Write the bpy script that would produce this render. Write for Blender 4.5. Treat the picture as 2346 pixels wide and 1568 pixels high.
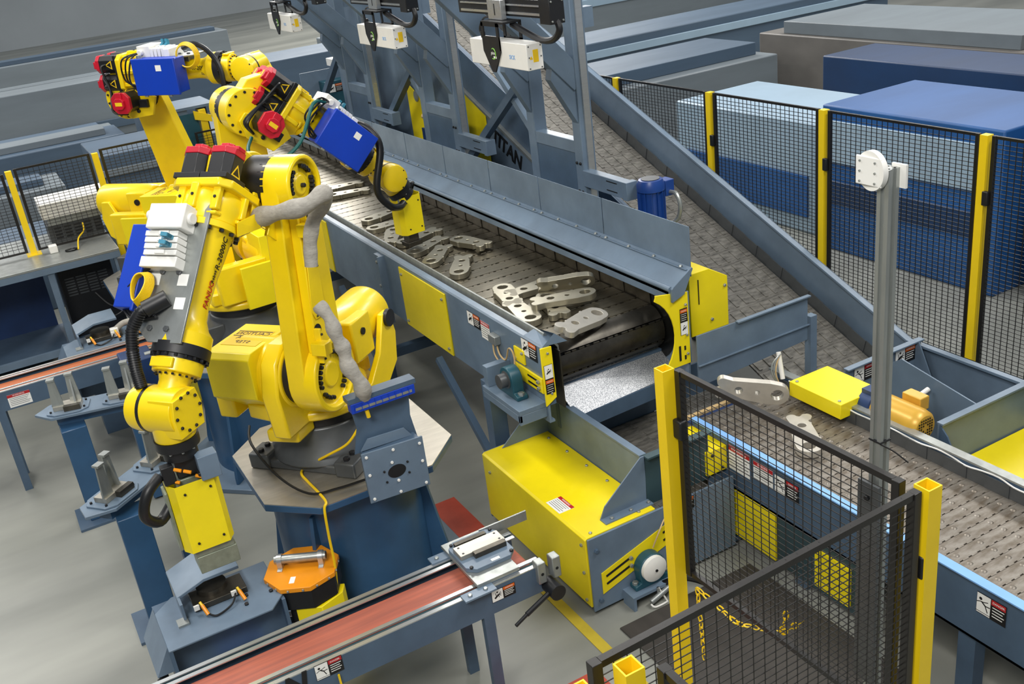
import bpy, math, random
from math import sin, cos, pi, radians
from mathutils import Vector as V, Matrix as M
random.seed(7)
S = bpy.context.scene
COL = S.collection
for o in list(bpy.data.objects): bpy.data.objects.remove(o)

# ------------------------------------------------------------------ camera
FOCAL_PX = 2322.3
roll, pitch, yaw = -0.12916978, 0.41570087, -0.46110982
f = V((-sin(yaw)*cos(pitch), cos(yaw)*cos(pitch), -sin(pitch)))
r = V((cos(yaw), sin(yaw), 0)); u = r.cross(f)
r2 = r*cos(roll)+u*sin(roll); u2 = u*cos(roll)-r*sin(roll)
cd = bpy.data.cameras.new('camera'); cam = bpy.data.objects.new('camera', cd); COL.objects.link(cam)
cd.sensor_width = 36; cd.lens = FOCAL_PX/2346*36; cd.clip_end = 300
m = M((r2, u2, -f)).transposed().to_4x4(); m.translation = (0, 0, 4.05)
cam.matrix_world = m
S.camera = cam
# ------------------------------------------------------------------ light
w = bpy.data.worlds.new('factory hall light'); S.world = w; w.use_nodes = True
bg = w.node_tree.nodes['Background']; bg.inputs[0].default_value = (.80, .88, 1, 1); bg.inputs[1].default_value = .36
def area(name, loc, sx, sy, power, target, col=(1, .97, .92)):
    l = bpy.data.lights.new(name, 'AREA'); l.shape = 'RECTANGLE'; l.size = sx; l.size_y = sy; l.energy = power; l.color = col
    o = bpy.data.objects.new(name, l); COL.objects.link(o); o.location = loc
    o.rotation_euler = (V(target)-V(loc)).to_track_quat('-Z', 'Y').to_euler()
    return o
area('high_bay_or_fill', (-2.5, -.5, 7.5), 3, 2, 620, (1.8, 5.6, 1.2))
area('high_bay_or_fill', (5.5, 11.5, 8.5), 4, 1.2, 520, (3.6, 8.5, 1.2))
area('high_bay_or_fill', (-1, 8, 8.5), 5, .8, 420, (1.5, 8, 0))
area('high_bay_or_fill', (6, 1.5, 8.5), 4, .8, 430, (4.5, 4.5, 0))
area('high_bay_or_fill', (-6, 20, 9.5), 12, 2, 1500, (-5, 22, 0))  # fill added to brighten the dark far floor at left
area('high_bay_or_fill', (10, 25, 9.5), 9, 4, 2600, (8, 20, 0))
area('high_bay_or_fill', (17, 11, 9.5), 12, 1.5, 1500, (15, 11, 0))  # fill added to brighten the hall beyond the right fence
area('high_bay_or_fill', (-8, 36, 10), 16, 2, 2600, (-8, 36, 0))  # fill added to lift the dark floor far back left
area('high_bay_or_fill', (18, 36, 10), 16, 2, 3200, (18, 36, 0))  # fill added to lift the dark floor far back right
S.view_settings.view_transform = 'Standard'; S.view_settings.look = 'None'
S.view_settings.gamma = 1; S.view_settings.use_curve_mapping = False
S.view_settings.exposure = -0.3

# ------------------------------------------------------------------ materials
def lin(h):
    h = h.lstrip('#'); c = [int(h[i:i+2], 16)/255 for i in (0, 2, 4)]
    return tuple(x/12.92 if x <= .04045 else ((x+.055)/1.055)**2.4 for x in c)
def mat(name, hexc, rough=.45, metal=0, var=.07, sc=5, bump=0, coat=0, stretch=(1, 1, 1), rv=.1, hex2=None, emit=0):
    m = bpy.data.materials.new(name); m.use_nodes = True
    nt = m.node_tree; p = nt.nodes['Principled BSDF']; c = lin(hexc)
    tc = nt.nodes.new('ShaderNodeTexCoord'); mp = nt.nodes.new('ShaderNodeMapping'); mp.inputs['Scale'].default_value = stretch
    nz = nt.nodes.new('ShaderNodeTexNoise'); nz.inputs['Scale'].default_value = sc; nz.inputs['Detail'].default_value = 5
    nz.inputs['Roughness'].default_value = .6
    nt.links.new(tc.outputs['Object'], mp.inputs[0]); nt.links.new(mp.outputs[0], nz.inputs['Vector'])
    mr = nt.nodes.new('ShaderNodeMapRange'); mr.inputs[1].default_value = .35; mr.inputs[2].default_value = .68
    nt.links.new(nz.outputs[0], mr.inputs[0])
    mx = nt.nodes.new('ShaderNodeMix'); mx.data_type = 'RGBA'
    a = tuple(min(1, x*(1+var)) for x in c); b = tuple(x*(1-var) for x in c) if not hex2 else lin(hex2)
    mx.inputs[6].default_value = (*a, 1); mx.inputs[7].default_value = (*b, 1)
    nt.links.new(mr.outputs[0], mx.inputs[0]); nt.links.new(mx.outputs[2], p.inputs['Base Color'])
    rr = nt.nodes.new('ShaderNodeMapRange'); rr.inputs[3].default_value = max(.04, rough-rv); rr.inputs[4].default_value = min(1, rough+rv)
    nt.links.new(nz.outputs[0], rr.inputs[0]); nt.links.new(rr.outputs[0], p.inputs['Roughness'])
    p.inputs['Metallic'].default_value = metal
    p.inputs['Coat Weight'].default_value = coat; p.inputs['Coat Roughness'].default_value = .15
    if bump:
        bp = nt.nodes.new('ShaderNodeBump'); bp.inputs['Strength'].default_value = bump; bp.inputs['Distance'].default_value = .01
        nt.links.new(nz.outputs[0], bp.inputs['Height']); nt.links.new(bp.outputs[0], p.inputs['Normal'])
    if emit:
        p.inputs['Emission Color'].default_value = (*c, 1); p.inputs['Emission Strength'].default_value = emit
    return m
YEL = mat('robot yellow enamel', '#F5D40E', .32, 0, .05, 4, coat=.25)
LEM = mat('guard yellow paint', '#F2DC12', .38, 0, .06, 2.5)
AMB = mat('amber post yellow', '#F2CF16', .4, 0, .05, 3)
STB = mat('blue grey paint', '#66788A', .36, 0, .14, 3)
STD = mat('dark blue grey paint', '#4A5E73', .42, 0, .14, 3)
PED = mat('pedestal blue paint', '#2F5274', .35, 0, .16, 2.5)
TEA = mat('teal dark paint', '#33494F', .45, 0, .15, 3)
TQB = mat('bearing teal paint', '#1F4E5C', .4, 0, .1, 8)
BLK = mat('black plastic', '#16171A', .45, 0, .15, 10)
BLM = mat('black fence paint', '#1B1917', .35, 0, .1, 6)
DGR = mat('dark grey casting', '#55585A', .4, .35, .15, 6, bump=.1)
RED = mat('motor cap red', '#C0182E', .35, 0, .08, 8)
BLU = mat('junction box blue', '#0A3CB4', .38, 0, .06, 3)
MBL = mat('motor blue', '#173E86', .35, 0, .1, 6)
NAV = mat('deep blue steel', '#1B3560', .45, 0, .2, 3)
SKY = mat('edge strip light blue', '#7FB0E6', .5, 0, .06, 4)
WHT = mat('white plastic', '#E9E8E2', .4, 0, .03, 8)
PLT = mat('machined plate steel', '#B9B4A8', .36, .75, .12, 3, stretch=(1, 6, 1))
GAL = mat('galvanised steel', '#A7ABA8', .38, .7, .12, 5, stretch=(3, 3, .6))
ALU = mat('brushed aluminium', '#C9CCCC', .3, .8, .06, 6, stretch=(.3, 5, 5))
SLT = mat('worn belt steel', '#807A6B', .34, .9, .22, 9, stretch=(.7, 5, 1), rv=.1)
SLK = mat('dark belt wing steel', '#57534B', .35, .8, .3, 7)
SL2 = mat('rusty belt steel', '#87827A', .42, .55, .22, 7, hex2='#675C4E', stretch=(1, 3, 1))
SL3 = mat('grey belt steel', '#86837C', .4, .5, .3, 8, hex2='#5E5C57', stretch=(1, 4, 1))
BRK = mat('raw bracket steel', '#A8A392', .36, .85, .08, 4, rv=.05)
BRW = mat('pale bracket steel', '#C8C3B8', .4, .6, .08, 9)
CHU = mat('speckled chute steel', '#C7C9CC', .42, .5, .1, 160, hex2='#5A6068')
DRM = mat('drum black steel', '#1D1D1C', .3, .6, .25, 6)
FAB = mat('grey cable sleeve fabric', '#A19D94', .8, 0, .14, 25, bump=.5, stretch=(1, 1, 2))
RUB = mat('black rubber hose', '#111214', .4, 0, .1, 20)
YCB = mat('yellow cable jacket', '#EBC40F', .4, 0, .04, 10)
GCB = mat('green cable jacket', '#0E5A55', .4, 0, .04, 10)
TAN = mat('tan cable jacket', '#C4A878', .5, 0, .04, 10)
ORG = mat('orange paint', '#EC9412', .38, 0, .06, 4)
GLD = mat('gold motor paint', '#D4A63E', .33, .15, .07, 5)
BEL = mat('red brown rubber belt', '#B0604A', .6, 0, .15, 3, hex2='#8E5348', stretch=(.35, 9, 1))
BE2 = mat('orange brown rubber belt', '#B4643A', .6, 0, .15, 3, stretch=(.3, 8, 1))
GRN = mat('weathered magnet steel', '#8C9482', .45, .4, .15, 20)
CON = mat('concrete floor', '#93948C', .35, 0, .12, .7, stretch=(.25, 1, 1), hex2='#73756F')
RFL = mat('red floor paint', '#B4442E', .55, 0, .15, 4)
YFL = mat('yellow floor paint', '#B7A230', .5, 0, .15, 4)
LWH = mat('label white', '#EFEFEA', .5, 0, .02, 5)
LRD = mat('label red', '#B32025', .5, 0, .02, 5)
LOR = mat('label orange', '#D8651E', .5, 0, .02, 5)
LBK = mat('label black', '#121214', .5, 0, .02, 5)
LYE = mat('label yellow', '#F2C81B', .5, 0, .02, 5)
LTB = mat('pale blue print', '#8FB4E0', .5, 0, .02, 5)
LGN = mat('print green', '#7FC241', .5, 0, .02, 5)
FRD = mat('print red', '#B4231C', .5, 0, .02, 5)
AQU = mat('aqua valve cover', '#3E86A0', .35, 0, .05, 8)

# ------------------------------------------------------------------ mesh builder
def frame(d, up=V((0, 0, 1))):
    z = V(d).normalized(); x = V(up).cross(z)
    if x.length < 1e-4: x = V((1, 0, 0)).cross(z)
    if x.length < 1e-4: x = V((0, 1, 0))
    x.normalize(); return x, z.cross(x), z
class B:
    def __init__(s, m=None): s.v = []; s.f = []; s.m = m or M.Identity(4)
    def add(s, vs, fs):
        n = len(s.v); s.v += [s.m @ V(p) for p in vs]; s.f += [tuple(i+n for i in q) for q in fs]; return s
    def box(s, c, d, rot=None):
        q = []
        for x in (-.5, .5):
            for y in (-.5, .5):
                for z in (-.5, .5):
                    p = V((x*d[0], y*d[1], z*d[2]))
                    if rot: p = rot @ p
                    q.append(V(c)+p)
        return s.add(q, [(0, 1, 3, 2), (4, 6, 7, 5), (0, 4, 5, 1), (2, 3, 7, 6), (0, 2, 6, 4), (1, 5, 7, 3)])
    def b2(s, a, b): return s.box([(a[i]+b[i])/2 for i in range(3)], [abs(a[i]-b[i]) for i in range(3)])
    def bar(s, p, q, w, h, up=(0, 0, 1)):
        p = V(p); q = V(q); x, y, z = frame(q-p, V(up))
        vs = [c+x*a*w/2+y*b*h/2 for c in (p, q) for a, b in ((-1, -1), (1, -1), (1, 1), (-1, 1))]
        return s.add(vs, [(0, 3, 2, 1), (4, 5, 6, 7)]+[(i, (i+1) % 4, 4+(i+1) % 4, 4+i) for i in range(4)])
    def cyl(s, p, q, r, r1=None, n=24, a0=0):
        return s.lathe(p, V(q)-V(p), [(0, r), ((V(q)-V(p)).length, r if r1 is None else r1)], n, a0)
    def lathe(s, o, d, prof, n=32, a0=0):
        o = V(o); x, y, z = frame(d); vs = []; fs = []
        for h, r in prof:
            for i in range(n):
                a = a0+2*pi*i/n; vs.append(o+z*h+x*cos(a)*r+y*sin(a)*r)
        for k in range(len(prof)-1):
            for i in range(n):
                j = (i+1) % n; fs.append((k*n+i, k*n+j, (k+1)*n+j, (k+1)*n+i))
        fs.append(tuple(range(n))[::-1]); e = (len(prof)-1)*n; fs.append(tuple(range(e, e+n)))
        return s.add(vs, fs)
    def prism(s, pts, O, U, W, T):
        O, U, W, T = V(O), V(U), V(W), V(T); n = len(pts)
        a = [O+U*p[0]+W*p[1] for p in pts]; flip = U.cross(W).dot(T) < 0
        fs = [tuple(range(n))[::-1], tuple(range(n, 2*n))]+[(i, (i+1) % n, n+(i+1) % n, n+i) for i in range(n)]
        if flip: fs = [q[::-1] for q in fs]
        return s.add(a+[p+T for p in a], fs)
    def tube(s, pts, r, n=8, sub=6, close=False):
        P = [V(p) for p in pts]; Q = []
        if len(P) > 2 and sub > 1:
            for i in range(len(P)-1):
                a = P[max(i-1, 0)]; b = P[i]; c = P[i+1]; d = P[min(i+2, len(P)-1)]
                for k in range(sub):
                    t = k/sub; Q.append(.5*((2*b)+(c-a)*t+(2*a-5*b+4*c-d)*t*t+(3*b-a-3*c+d)*t**3))
            Q.append(P[-1])
        else: Q = P
        vs = []; fs = []; x = None
        for i, p in enumerate(Q):
            t = (Q[min(i+1, len(Q)-1)]-Q[max(i-1, 0)]).normalized()
            if x is None: x = frame(t)[0]
            x = (x-t*x.dot(t)).normalized(); y = t.cross(x)
            rr = r(i/(len(Q)-1)) if callable(r) else r
            for k in range(n): vs.append(p+x*cos(2*pi*k/n)*rr+y*sin(2*pi*k/n)*rr)
        for i in range(len(Q)-1):
            for k in range(n):
                j = (k+1) % n; fs.append((i*n+k, i*n+j, (i+1)*n+j, (i+1)*n+k))
        fs.append(tuple(range(n))[::-1]); e = (len(Q)-1)*n; fs.append(tuple(range(e, e+n)))
        return s.add(vs, fs)

def rootloc(p):
    while p.parent: p = p.parent
    return V(p.location)
def obj(name, b, m, parent=None, label=None, bev=0, at=None, smooth=True, kind=None):
    """one mesh object; vertices come in world coordinates and are stored relative to the thing's base"""
    base = rootloc(parent) if parent else V(at or (0, 0, 0))
    me = bpy.data.meshes.new(name)
    me.from_pydata([tuple(p-base) for p in b.v], [], b.f); me.materials.append(m)
    if smooth:
        me.polygons.foreach_set('use_smooth', [True]*len(me.polygons)); me.set_sharp_from_angle(angle=radians(38))
    o = bpy.data.objects.new(name, me); COL.objects.link(o)
    if parent: o.parent = parent
    else: o.location = base
    if bev:
        md = o.modifiers.new('bevel', 'BEVEL'); md.width = bev; md.segments = 2; md.limit_method = 'ANGLE'; md.angle_limit = radians(40)
    if label: o['label'] = label
    if kind: o['kind'] = kind
    return o
def copy(o, name=None, parent=None, loc=None, rot=None):
    c = o.copy(); COL.objects.link(c)
    if parent is not None: c.parent = parent
    if loc is not None: c.location = loc
    if rot is not None: c.rotation_euler = rot
    return c
def thing(name, label, cat, loc=(0, 0, 0), group=None):
    o = bpy.data.objects.new(name, None); o.empty_display_size = .1; COL.objects.link(o); o.location = loc
    o['label'] = label; o['category'] = cat
    if group: o['group'] = group
    return o
def tag(o, label, cat, group=None):
    o['label'] = label; o['category'] = cat
    if group: o['group'] = group
    return o
def struct(name, b, m, label=None):
    o = obj(name, b, m); o['kind'] = 'structure'
    if label: o['label'] = label
    return o
def bolts(parent, pts, d, r=.011, h=.012, m=None, n=6, name='bolt'):
    """individual bolt heads with one shared mesh; pts are world points, d the direction they stick out"""
    base = rootloc(parent); b = B(); b.lathe((0, 0, -.002), d, [(0, r), (h, r), (h+.002, r*.8)], n)
    me = None
    for p in pts:
        if me is None:
            o = obj(name, b, m or BLK, None, smooth=False); me = o.data
        else:
            o = bpy.data.objects.new(name, me); COL.objects.link(o)
        o.parent = parent; o.location = V(p)-base
def curve_mesh(cu, name):
    t = bpy.data.objects.new('tmp', cu); COL.objects.link(t)
    dg = bpy.context.evaluated_depsgraph_get(); me = bpy.data.meshes.new_from_object(t.evaluated_get(dg))
    bpy.data.objects.remove(t); bpy.data.curves.remove(cu); me.name = name
    return me
def place_mesh(name, me, m, parent, O, X, Y, label=None):
    """lays a flat mesh (text, plate) at world point O along world directions X and Y"""
    X = V(X).normalized(); Y = V(Y); Y = (Y-X*Y.dot(X)).normalized(); Z = X.cross(Y)
    mm = M((X, Y, Z)).transposed().to_4x4(); mm.translation = V(O)-(rootloc(parent) if parent else V())
    me.transform(mm); me.materials.clear(); me.materials.append(m)
    o = bpy.data.objects.new(name, me); COL.objects.link(o); o.parent = parent
    if label: o['label'] = label
    return o
def text(s, size, O, X, Y, m, parent, depth=.0012, align='CENTER', bold=0, shear=0, name='lettering'):
    cu = bpy.data.curves.new('t', 'FONT'); cu.body = s; cu.size = size; cu.extrude = depth; cu.align_x = align; cu.align_y = 'CENTER'
    cu.resolution_u = 2; cu.offset = bold; cu.shear = shear; cu.space_line = .85
    return place_mesh(name, curve_mesh(cu, name), m, parent, O, X, Y)
def plate_mesh(outline, holes, th, bev=.003):
    """outline and round holes (x, y, r) -> a solid plate, bottom at z=0"""
    cu = bpy.data.curves.new('p', 'CURVE'); cu.dimensions = '2D'; cu.fill_mode = 'BOTH'
    def sp(pts):
        s = cu.splines.new('POLY'); s.points.add(len(pts)-1); s.use_cyclic_u = True
        for q, p in zip(s.points, pts): q.co = (p[0], p[1], 0, 1)
    sp(outline)
    for x, y, rr in holes:
        n = 20 if rr > .02 else 12
        sp([(x+cos(2*pi*i/n)*rr, y+sin(2*pi*i/n)*rr) for i in range(n)])
    cu.extrude = th/2-bev; cu.bevel_depth = bev; cu.bevel_resolution = 1; cu.offset = -bev
    me = curve_mesh(cu, 'plate'); me.transform(M.Translation((0, 0, th/2)))
    me.polygons.foreach_set('use_smooth', [False]*len(me.polygons))
    return me
def sticker(parent, O, X, Y, w, h, kind):
    """a printed warning sign: plate with sub-part prints; O is the centre"""
    X = V(X).normalized(); Y = V(Y); Y = (Y-X*Y.dot(X)).normalized(); N = X.cross(Y); O = V(O)
    def rect(a, b, c, d, t, lift=0):
        return B().prism([(a, c), (b, c), (b, d), (a, d)], O+N*lift, X, Y, N*t)
    base = obj('warning_label', rect(-w/2, w/2, -h/2, h/2, .0015), LBK if kind != 'notice' else LWH, parent, smooth=False)
    if kind == 'notice':
        obj('header', rect(-w/2, w/2, h*.28, h/2, .0008, .0015), LRD, base, smooth=False)
        text('WARNING', h*.17, O+Y*h*.39+N*.0024, X, Y, LWH, base, .0004)
        b = B()
        for i in range(5): b.v += rect(-w*.44, w*(.44-.06*(i % 3)), h*(.16-.13*i), h*(.19-.13*i), .0006, .0015).v
        n = len(b.v)//8; q = rect(0, 1, 0, 1, 1).f
        b.f = [tuple(i+8*k for i in p) for k in range(n) for p in q]
        obj('small_print', b, DGR, base, smooth=False)
        return base
    side = 1 if kind != 'flip' else -1
    hor = w >= h
    ax, ay = (X, Y) if hor else (Y, X)
    L = max(w, h); Wd = min(w, h); c = -side*L*.26
    def pr_(a, b, c_, d, t, lift):
        return B().prism([(a, c_), (b, c_), (b, d), (a, d)], O+N*lift, ax, ay, N*t)
    obj('pictogram_field', pr_(min(c-L*.23, c+L*.23), c+L*.23, -Wd*.47, Wd*.47, .0008, .0015), LWH, base, smooth=False)
    x0 = side*L*.24
    hd = obj('header', B().prism([(-L*.24 if hor else -Wd*.47, Wd*.22 if hor else L*.1), (L*.24 if hor else Wd*.47, Wd*.22 if hor else L*.1), (L*.24 if hor else Wd*.47, Wd*.47 if hor else L*.22), (-L*.24 if hor else -Wd*.47, Wd*.47 if hor else L*.22)], O+ax*x0+N*.0015, X, Y, N*.0008), LRD if kind == 'danger' else LOR, base, smooth=False)
    ts = Wd*.17
    text('DANGER' if kind == 'danger' else 'WARNING', ts*.8, O+ax*x0+Y*(Wd*.345 if hor else L*.16)+N*.0024, X, Y, LWH, base, .0004)
    # figure: head, body, limbs
    k = Wd; P = O+ax*c+N*.0024; b = B()
    if kind == 'danger': seg = [(-.1, .12, .08, -.02, .07), (.08, -.02, .3, .0, .05), (.08, -.02, .2, -.3, .05), (-.1, .12, -.32, .02, .04), (-.06, .1, .2, .2, .04), (-.35, -.4, .35, -.4, .03)]; hd2 = (-.14, .24)
    else: seg = [(-.25, -.2, .1, .05, .16), (.1, .05, .3, .22, .05), (.1, .05, .34, .06, .05), (.1, .05, .3, -.12, .05), (.1, .05, .1, -.22, .05), (-.1, -.1, -.15, .25, .05)]; hd2 = (.0, .28)
    for a, b_, c2, d2, t in seg:
        p = P+X*a*k+Y*b_*k; q = P+X*c2*k+Y*d2*k; dd = (q-p).normalized(); sd = N.cross(dd)*t*k/2
        b.add([p-sd, q-sd, q+sd, p+sd], [(0, 1, 2, 3)])
    n = 8; b.add([P+X*(hd2[0]+.075*cos(2*pi*i/n))*k+Y*(hd2[1]+.075*sin(2*pi*i/n))*k for i in range(n)], [tuple(range(n))])
    obj('pictogram', b, LBK, base, smooth=False)
    b = B()
    for i in range(4):
        q = (Wd*(.12-.14*i) if hor else L*(.04-.075*i)); ww = L*.2 if hor else Wd*.38
        b.prism([(-ww, q-Wd*.02), (ww*(1-.25*(i % 2)), q-Wd*.02), (ww*(1-.25*(i % 2)), q+Wd*.02), (-ww, q+Wd*.02)], O+ax*x0+N*.0015, X, Y, N*.0006)
    obj('small_print', b, LWH, base, smooth=False)
    return base

# ------------------------------------------------------------------ floor
struct('floor', B().b2((-30, -8, -.1), (60, 70, 0)), CON, 'smooth grey concrete factory floor')
struct('wall_back', B().b2((-30, 55, 0), (60, 55.3, 12)), mat('hall wall grey', '#9BA2A6', .7, 0, .06, .3), 'pale grey far wall of the hall')
struct('wall_left', B().b2((-30.3, -8, 0), (-30, 55.3, 12)), mat('hall wall grey', '#9BA2A6', .7, 0, .06, .3))
struct('wall_right', B().b2((60, -8, 0), (60.3, 55.3, 12)), mat('hall wall grey', '#9BA2A6', .7, 0, .06, .3))
tag(obj('floor_marking', B().b2((2.02, 5.5, .001), (2.36, 6.05, .005)), RFL, at=(2.2, 5.8, 0)), 'red painted patch on the floor beside the yellow tail box', 'marking')
tag(obj('floor_marking', B().b2((2.30, 2.6, .001), (2.37, 5.4, .005)), YFL, at=(2.33, 4, 0)), 'yellow painted line on the floor along the yellow tail box', 'marking')
tag(obj('floor_marking', B().b2((1.3, 3.5, .001), (2.2, 3.9, .005)), RFL, at=(1.8, 3.7, 0)), 'red painted patch on the floor left of the front fence', 'marking')

tag(obj('floor_shade_sheet', B().b2((2.5, 2.1, .001), (3.5, 4.1, .012)), mat('floor shade brown', '#3B3733', .6, 0, .2, 3, stretch=(3, .4, 1)), bev=.004, at=(3, 3.1, 0)), 'added dark brown sheet for the shade on the floor between the front fence and the studded conveyor', 'shade sheet')  # added sheet, its dark brown paints the shade beside the infeed conveyor

# ------------------------------------------------------------------ robots
def octagon(rx, ry=None, c=.42):
    ry = ry or rx; a = rx*c; b = ry*c
    return [(-rx, -ry+b), (-rx+a, -ry), (rx-a, -ry), (rx, -ry+b), (rx, ry-b), (rx-a, ry), (-rx+a, ry), (-rx, ry-b)]
def ring(c, ax, n, rad, a0=0, a1=2*pi, ref=None):
    x, y, z = frame(ax)
    return [V(c)+x*cos(a0+(a1-a0)*i/n)*rad+y*sin(a0+(a1-a0)*i/n)*rad for i in range(n)]
def pedestal(x, y, ztop, yaw, label):
    t = thing('robot_pedestal', label, 'pedestal', (x, y, 0), 'blue steel robot pedestals')
    R = M.Translation((x, y, 0)) @ M.Rotation(yaw, 4, 'Z')
    obj('top_plate', B(R).prism(octagon(.6), (0, 0, ztop-.006), (1, 0, 0), (0, 1, 0), (0, 0, .006)), PLT, t, 'bare machined steel top plate')
    obj('plate_rim', B(R).prism(octagon(.602), (0, 0, ztop-.05), (1, 0, 0), (0, 1, 0), (0, 0, .0435)), PED, t, bev=.004)
    obj('column', B(R).lathe((0, 0, .04), (0, 0, 1), [(0, .49), (ztop-.09, .49)], 56), PED, t)
    obj('foot_plate', B(R).prism(octagon(.68, .68, .5), (0, 0, 0), (1, 0, 0), (0, 1, 0), (0, 0, .04)), STB, t, bev=.004)
    for i in range(4):
        a = pi/4+i*pi/2; d = V((cos(a), sin(a), 0)); n = V((-sin(a), cos(a), 0))
        obj('gusset', B(R).prism([(.47, .04), (.655, .04), (.655, .1), (.52, .85), (.47, .85)], -n*.012, d, (0, 0, 1), n*.024), PED, t, bev=.003)
    bolts(t, [R @ V((.585*cos(a), .585*sin(a), .04)) for a in [.2+i*pi/2 for i in range(4)]], (0, 0, 1), .03, .05, name='anchor_bolt')
    return t
def motor_mesh(R, p, d, w, l, up):
    """servo motor body and cap outlines: p base point, d direction"""
    x, y, z = frame(R.to_3x3() @ V(d), R.to_3x3() @ V(up)); p = R @ V(p); a = w/2; c = w*.24
    o8 = [(-a, -a+c), (-a+c, -a), (a-c, -a), (a, -a+c), (a, a-c), (a-c, a), (-a+c, a), (-a, a-c)]
    return p, x, y, z, o8
def servo(R, p, d, w, l, up, parent, capm=RED, label=None):
    p, x, y, z, o8 = motor_mesh(R, p, d, w, l, up)
    bm = B(); q = [(-w/2-.006, -w/2-.006), (w/2+.006, -w/2-.006), (w/2+.006, w/2+.006), (-w/2-.006, w/2+.006)]
    bm.prism(q, p, x, y, z*.03)
    bm.prism(o8, p+z*.03, x, y, z*(l*.78))
    mo = obj('motor', bm, BLK, parent, label, bev=.003)
    k = B(); k.prism([(a*1.04, b*1.04) for a, b in o8], p+z*(l*.78+.03), x, y, z*.035)
    k.prism([(a*.55, b*.55) for a, b in o8], p+z*(l*.78+.065), x, y, z*.03)
    k.prism([(-.03, w*.1), (.03, w*.1), (.03, w*.54), (-.03, w*.54)], p+z*(l*.78+.062), x, y, z*.02)
    obj('motor_cap', k, capm, mo, bev=.003)
    obj('caution_label', B().prism([(-w*.2, -w*.09), (w*.2, -w*.09), (w*.2, w*.09), (-w*.2, w*.09)], p+z*(l*.78+.095), x, y, z*.0012), LYE, mo, smooth=False)
    c = p+z*l*.42+y*(w/2+.0005); b = B()
    b.prism([(-w*.26, -w*.2), (w*.26, -w*.2), (0, w*.26)], c, x, z, y*.0012)
    obj('warning_triangle', b, LYE, mo, smooth=False)
    b = B(); b.prism([(-w*.17, -w*.14), (w*.17, -w*.14), (0, w*.16)], c+y*.0012, x, z, y*.0006); obj('triangle_print', b, LBK, mo, smooth=False)
    return mo
def robot(bx, by, bz, yaw, t2, t3, tool, label, valves=True, rear=.6, front=False, cx=0):
    t = thing('industrial_robot', label, 'robot', (bx, by, bz), 'yellow six-axis robot arms')
    R0 = M.Translation((bx, by, bz)) @ M.Rotation(yaw, 4, 'Z')
    R2 = R0 @ M.Translation((.312, 0, .67)) @ M.Rotation(t2, 4, 'Y')
    j3 = R2 @ V((0, 0, 1.075))
    R3 = M.Translation(j3) @ M.Rotation(yaw, 4, 'Z') @ M.Rotation(t3, 4, 'Y')
    X0, Y0, Z0 = [R0.to_3x3() @ V(a) for a in ((1, 0, 0), (0, 1, 0), (0, 0, 1))]
    X3, Y3, Z3 = [R3.to_3x3() @ V(a) for a in ((1, 0, 0), (0, 1, 0), (0, 0, 1))]
    # base casting
    b = B(R0); b.box((0, 0, .03), (.66, .6, .06)); b.lathe((0, 0, .05), (0, 0, 1), [(0, .37), (.05, .35), (.13, .30), (.22, .285)], 40)
    b.box((-.34, 0, .12), (.2, .36, .22))
    for sx in (-1, 1):
        for sy in (-1, 1): b.box((sx*.27, sy*.30, .05), (.16, .14, .10))
    bs = obj('base', b, DGR, t, bev=.012)
    bolts(bs, [R0 @ V((sx*.27+dx, sy*.30, .10)) for sx in (-1, 1) for sy in (-1, 1) for dx in (-.035, .035)], Z0, .02, .02)
    obj('turntable_ring', B(R0).lathe((0, 0, .27), (0, 0, 1), [(0, .275), (.07, .275)], 48), BLK, t)
    # turntable
    b = B(R0); b.lathe((0, 0, .34), (0, 0, 1), [(0, .335), (.05, .345), (.075, .30), (.12, .27), (.2, .24)], 48)
    b.prism([(-.30, -.24), (.18, -.30), (.42, -.22), (.46, .0), (.42, .1), (-.30, .2)], (0, 0, .40), (1, 0, 0), (0, 1, 0), (0, 0, .1))
    b.prism([(.12, .34), (.52, .34), (.55, .62), (.50, .8), (.40, .88), (.24, .88), (.12, .78)], (0, .0, 0), (1, 0, 0), (0, 0, 1), (0, .11, 0))
    b.cyl((.312, -.24, .67), (.312, .12, .67), .205, n=40)
    b.prism([(.24, -.1), (.46, -.1), (.44, .1), (.26, .1)], (0, 0, .27), (1, 0, 0), (0, 1, 0), (0, 0, .08))
    b.box((.40, -.33, .50), (.14, .12, .16)); b.box((-.05, -.29, .56), (.4, .1, .3))
    tt = obj('turntable', b, YEL, t, bev=.014)
    b = B(R0); b.prism([(-.1, .0), (.32, .0), (.36, .1), (.36, .24), (.28, .33), (-.1, .33)], (.02, -.385, .36), (1, 0, 0), (0, 0, 1), (0, -.03, 0))
    obj('side_cover', b, LEM, tt, bev=.004)
    b = B(R0); b.cyl((.312, .12, .67), (.312, .205, .67), .18, n=40); obj('shoulder_ring', b, BLK, tt)
    # shoulder motor guard with writing
    b = B(R0); b.prism([(-.21, -.21), (.04, -.21), (.215, -.07), (.215, .17), (.18, .20), (-.21, .20)], (.335, -.03, .67), (1, 0, 0), (0, 0, 1), (0, -.30, 0))
    mg = obj('motor_guard', b, LEM, t, 'sharp-edged lemon yellow sheet metal motor guard', bev=.006)
    c = R0 @ V((.32, -.18, .871)); obj('caution_label', B().prism([(-.1, -.12), (.1, -.12), (.1, .12), (-.1, .12)], c, X0, Y0, Z0*.001), LYE, mg, smooth=False)
    for s, dy, sz in (('CAUTION', .055, .05), ('NOT A', 0, .048), ('STEP', -.055, .048)):
        text(s, sz, c+Z0*.0015-X0*(dy*1.0), -Y0, -X0, LBK, mg, .0005)
    b = B()
    for dy in (.085, .025): b.prism([(-.115, -.004), (.115, -.004), (.115, .004), (-.115, .004)], c+Z0*.001-X0*dy, -Y0, -X0, Z0*.0008)
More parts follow.
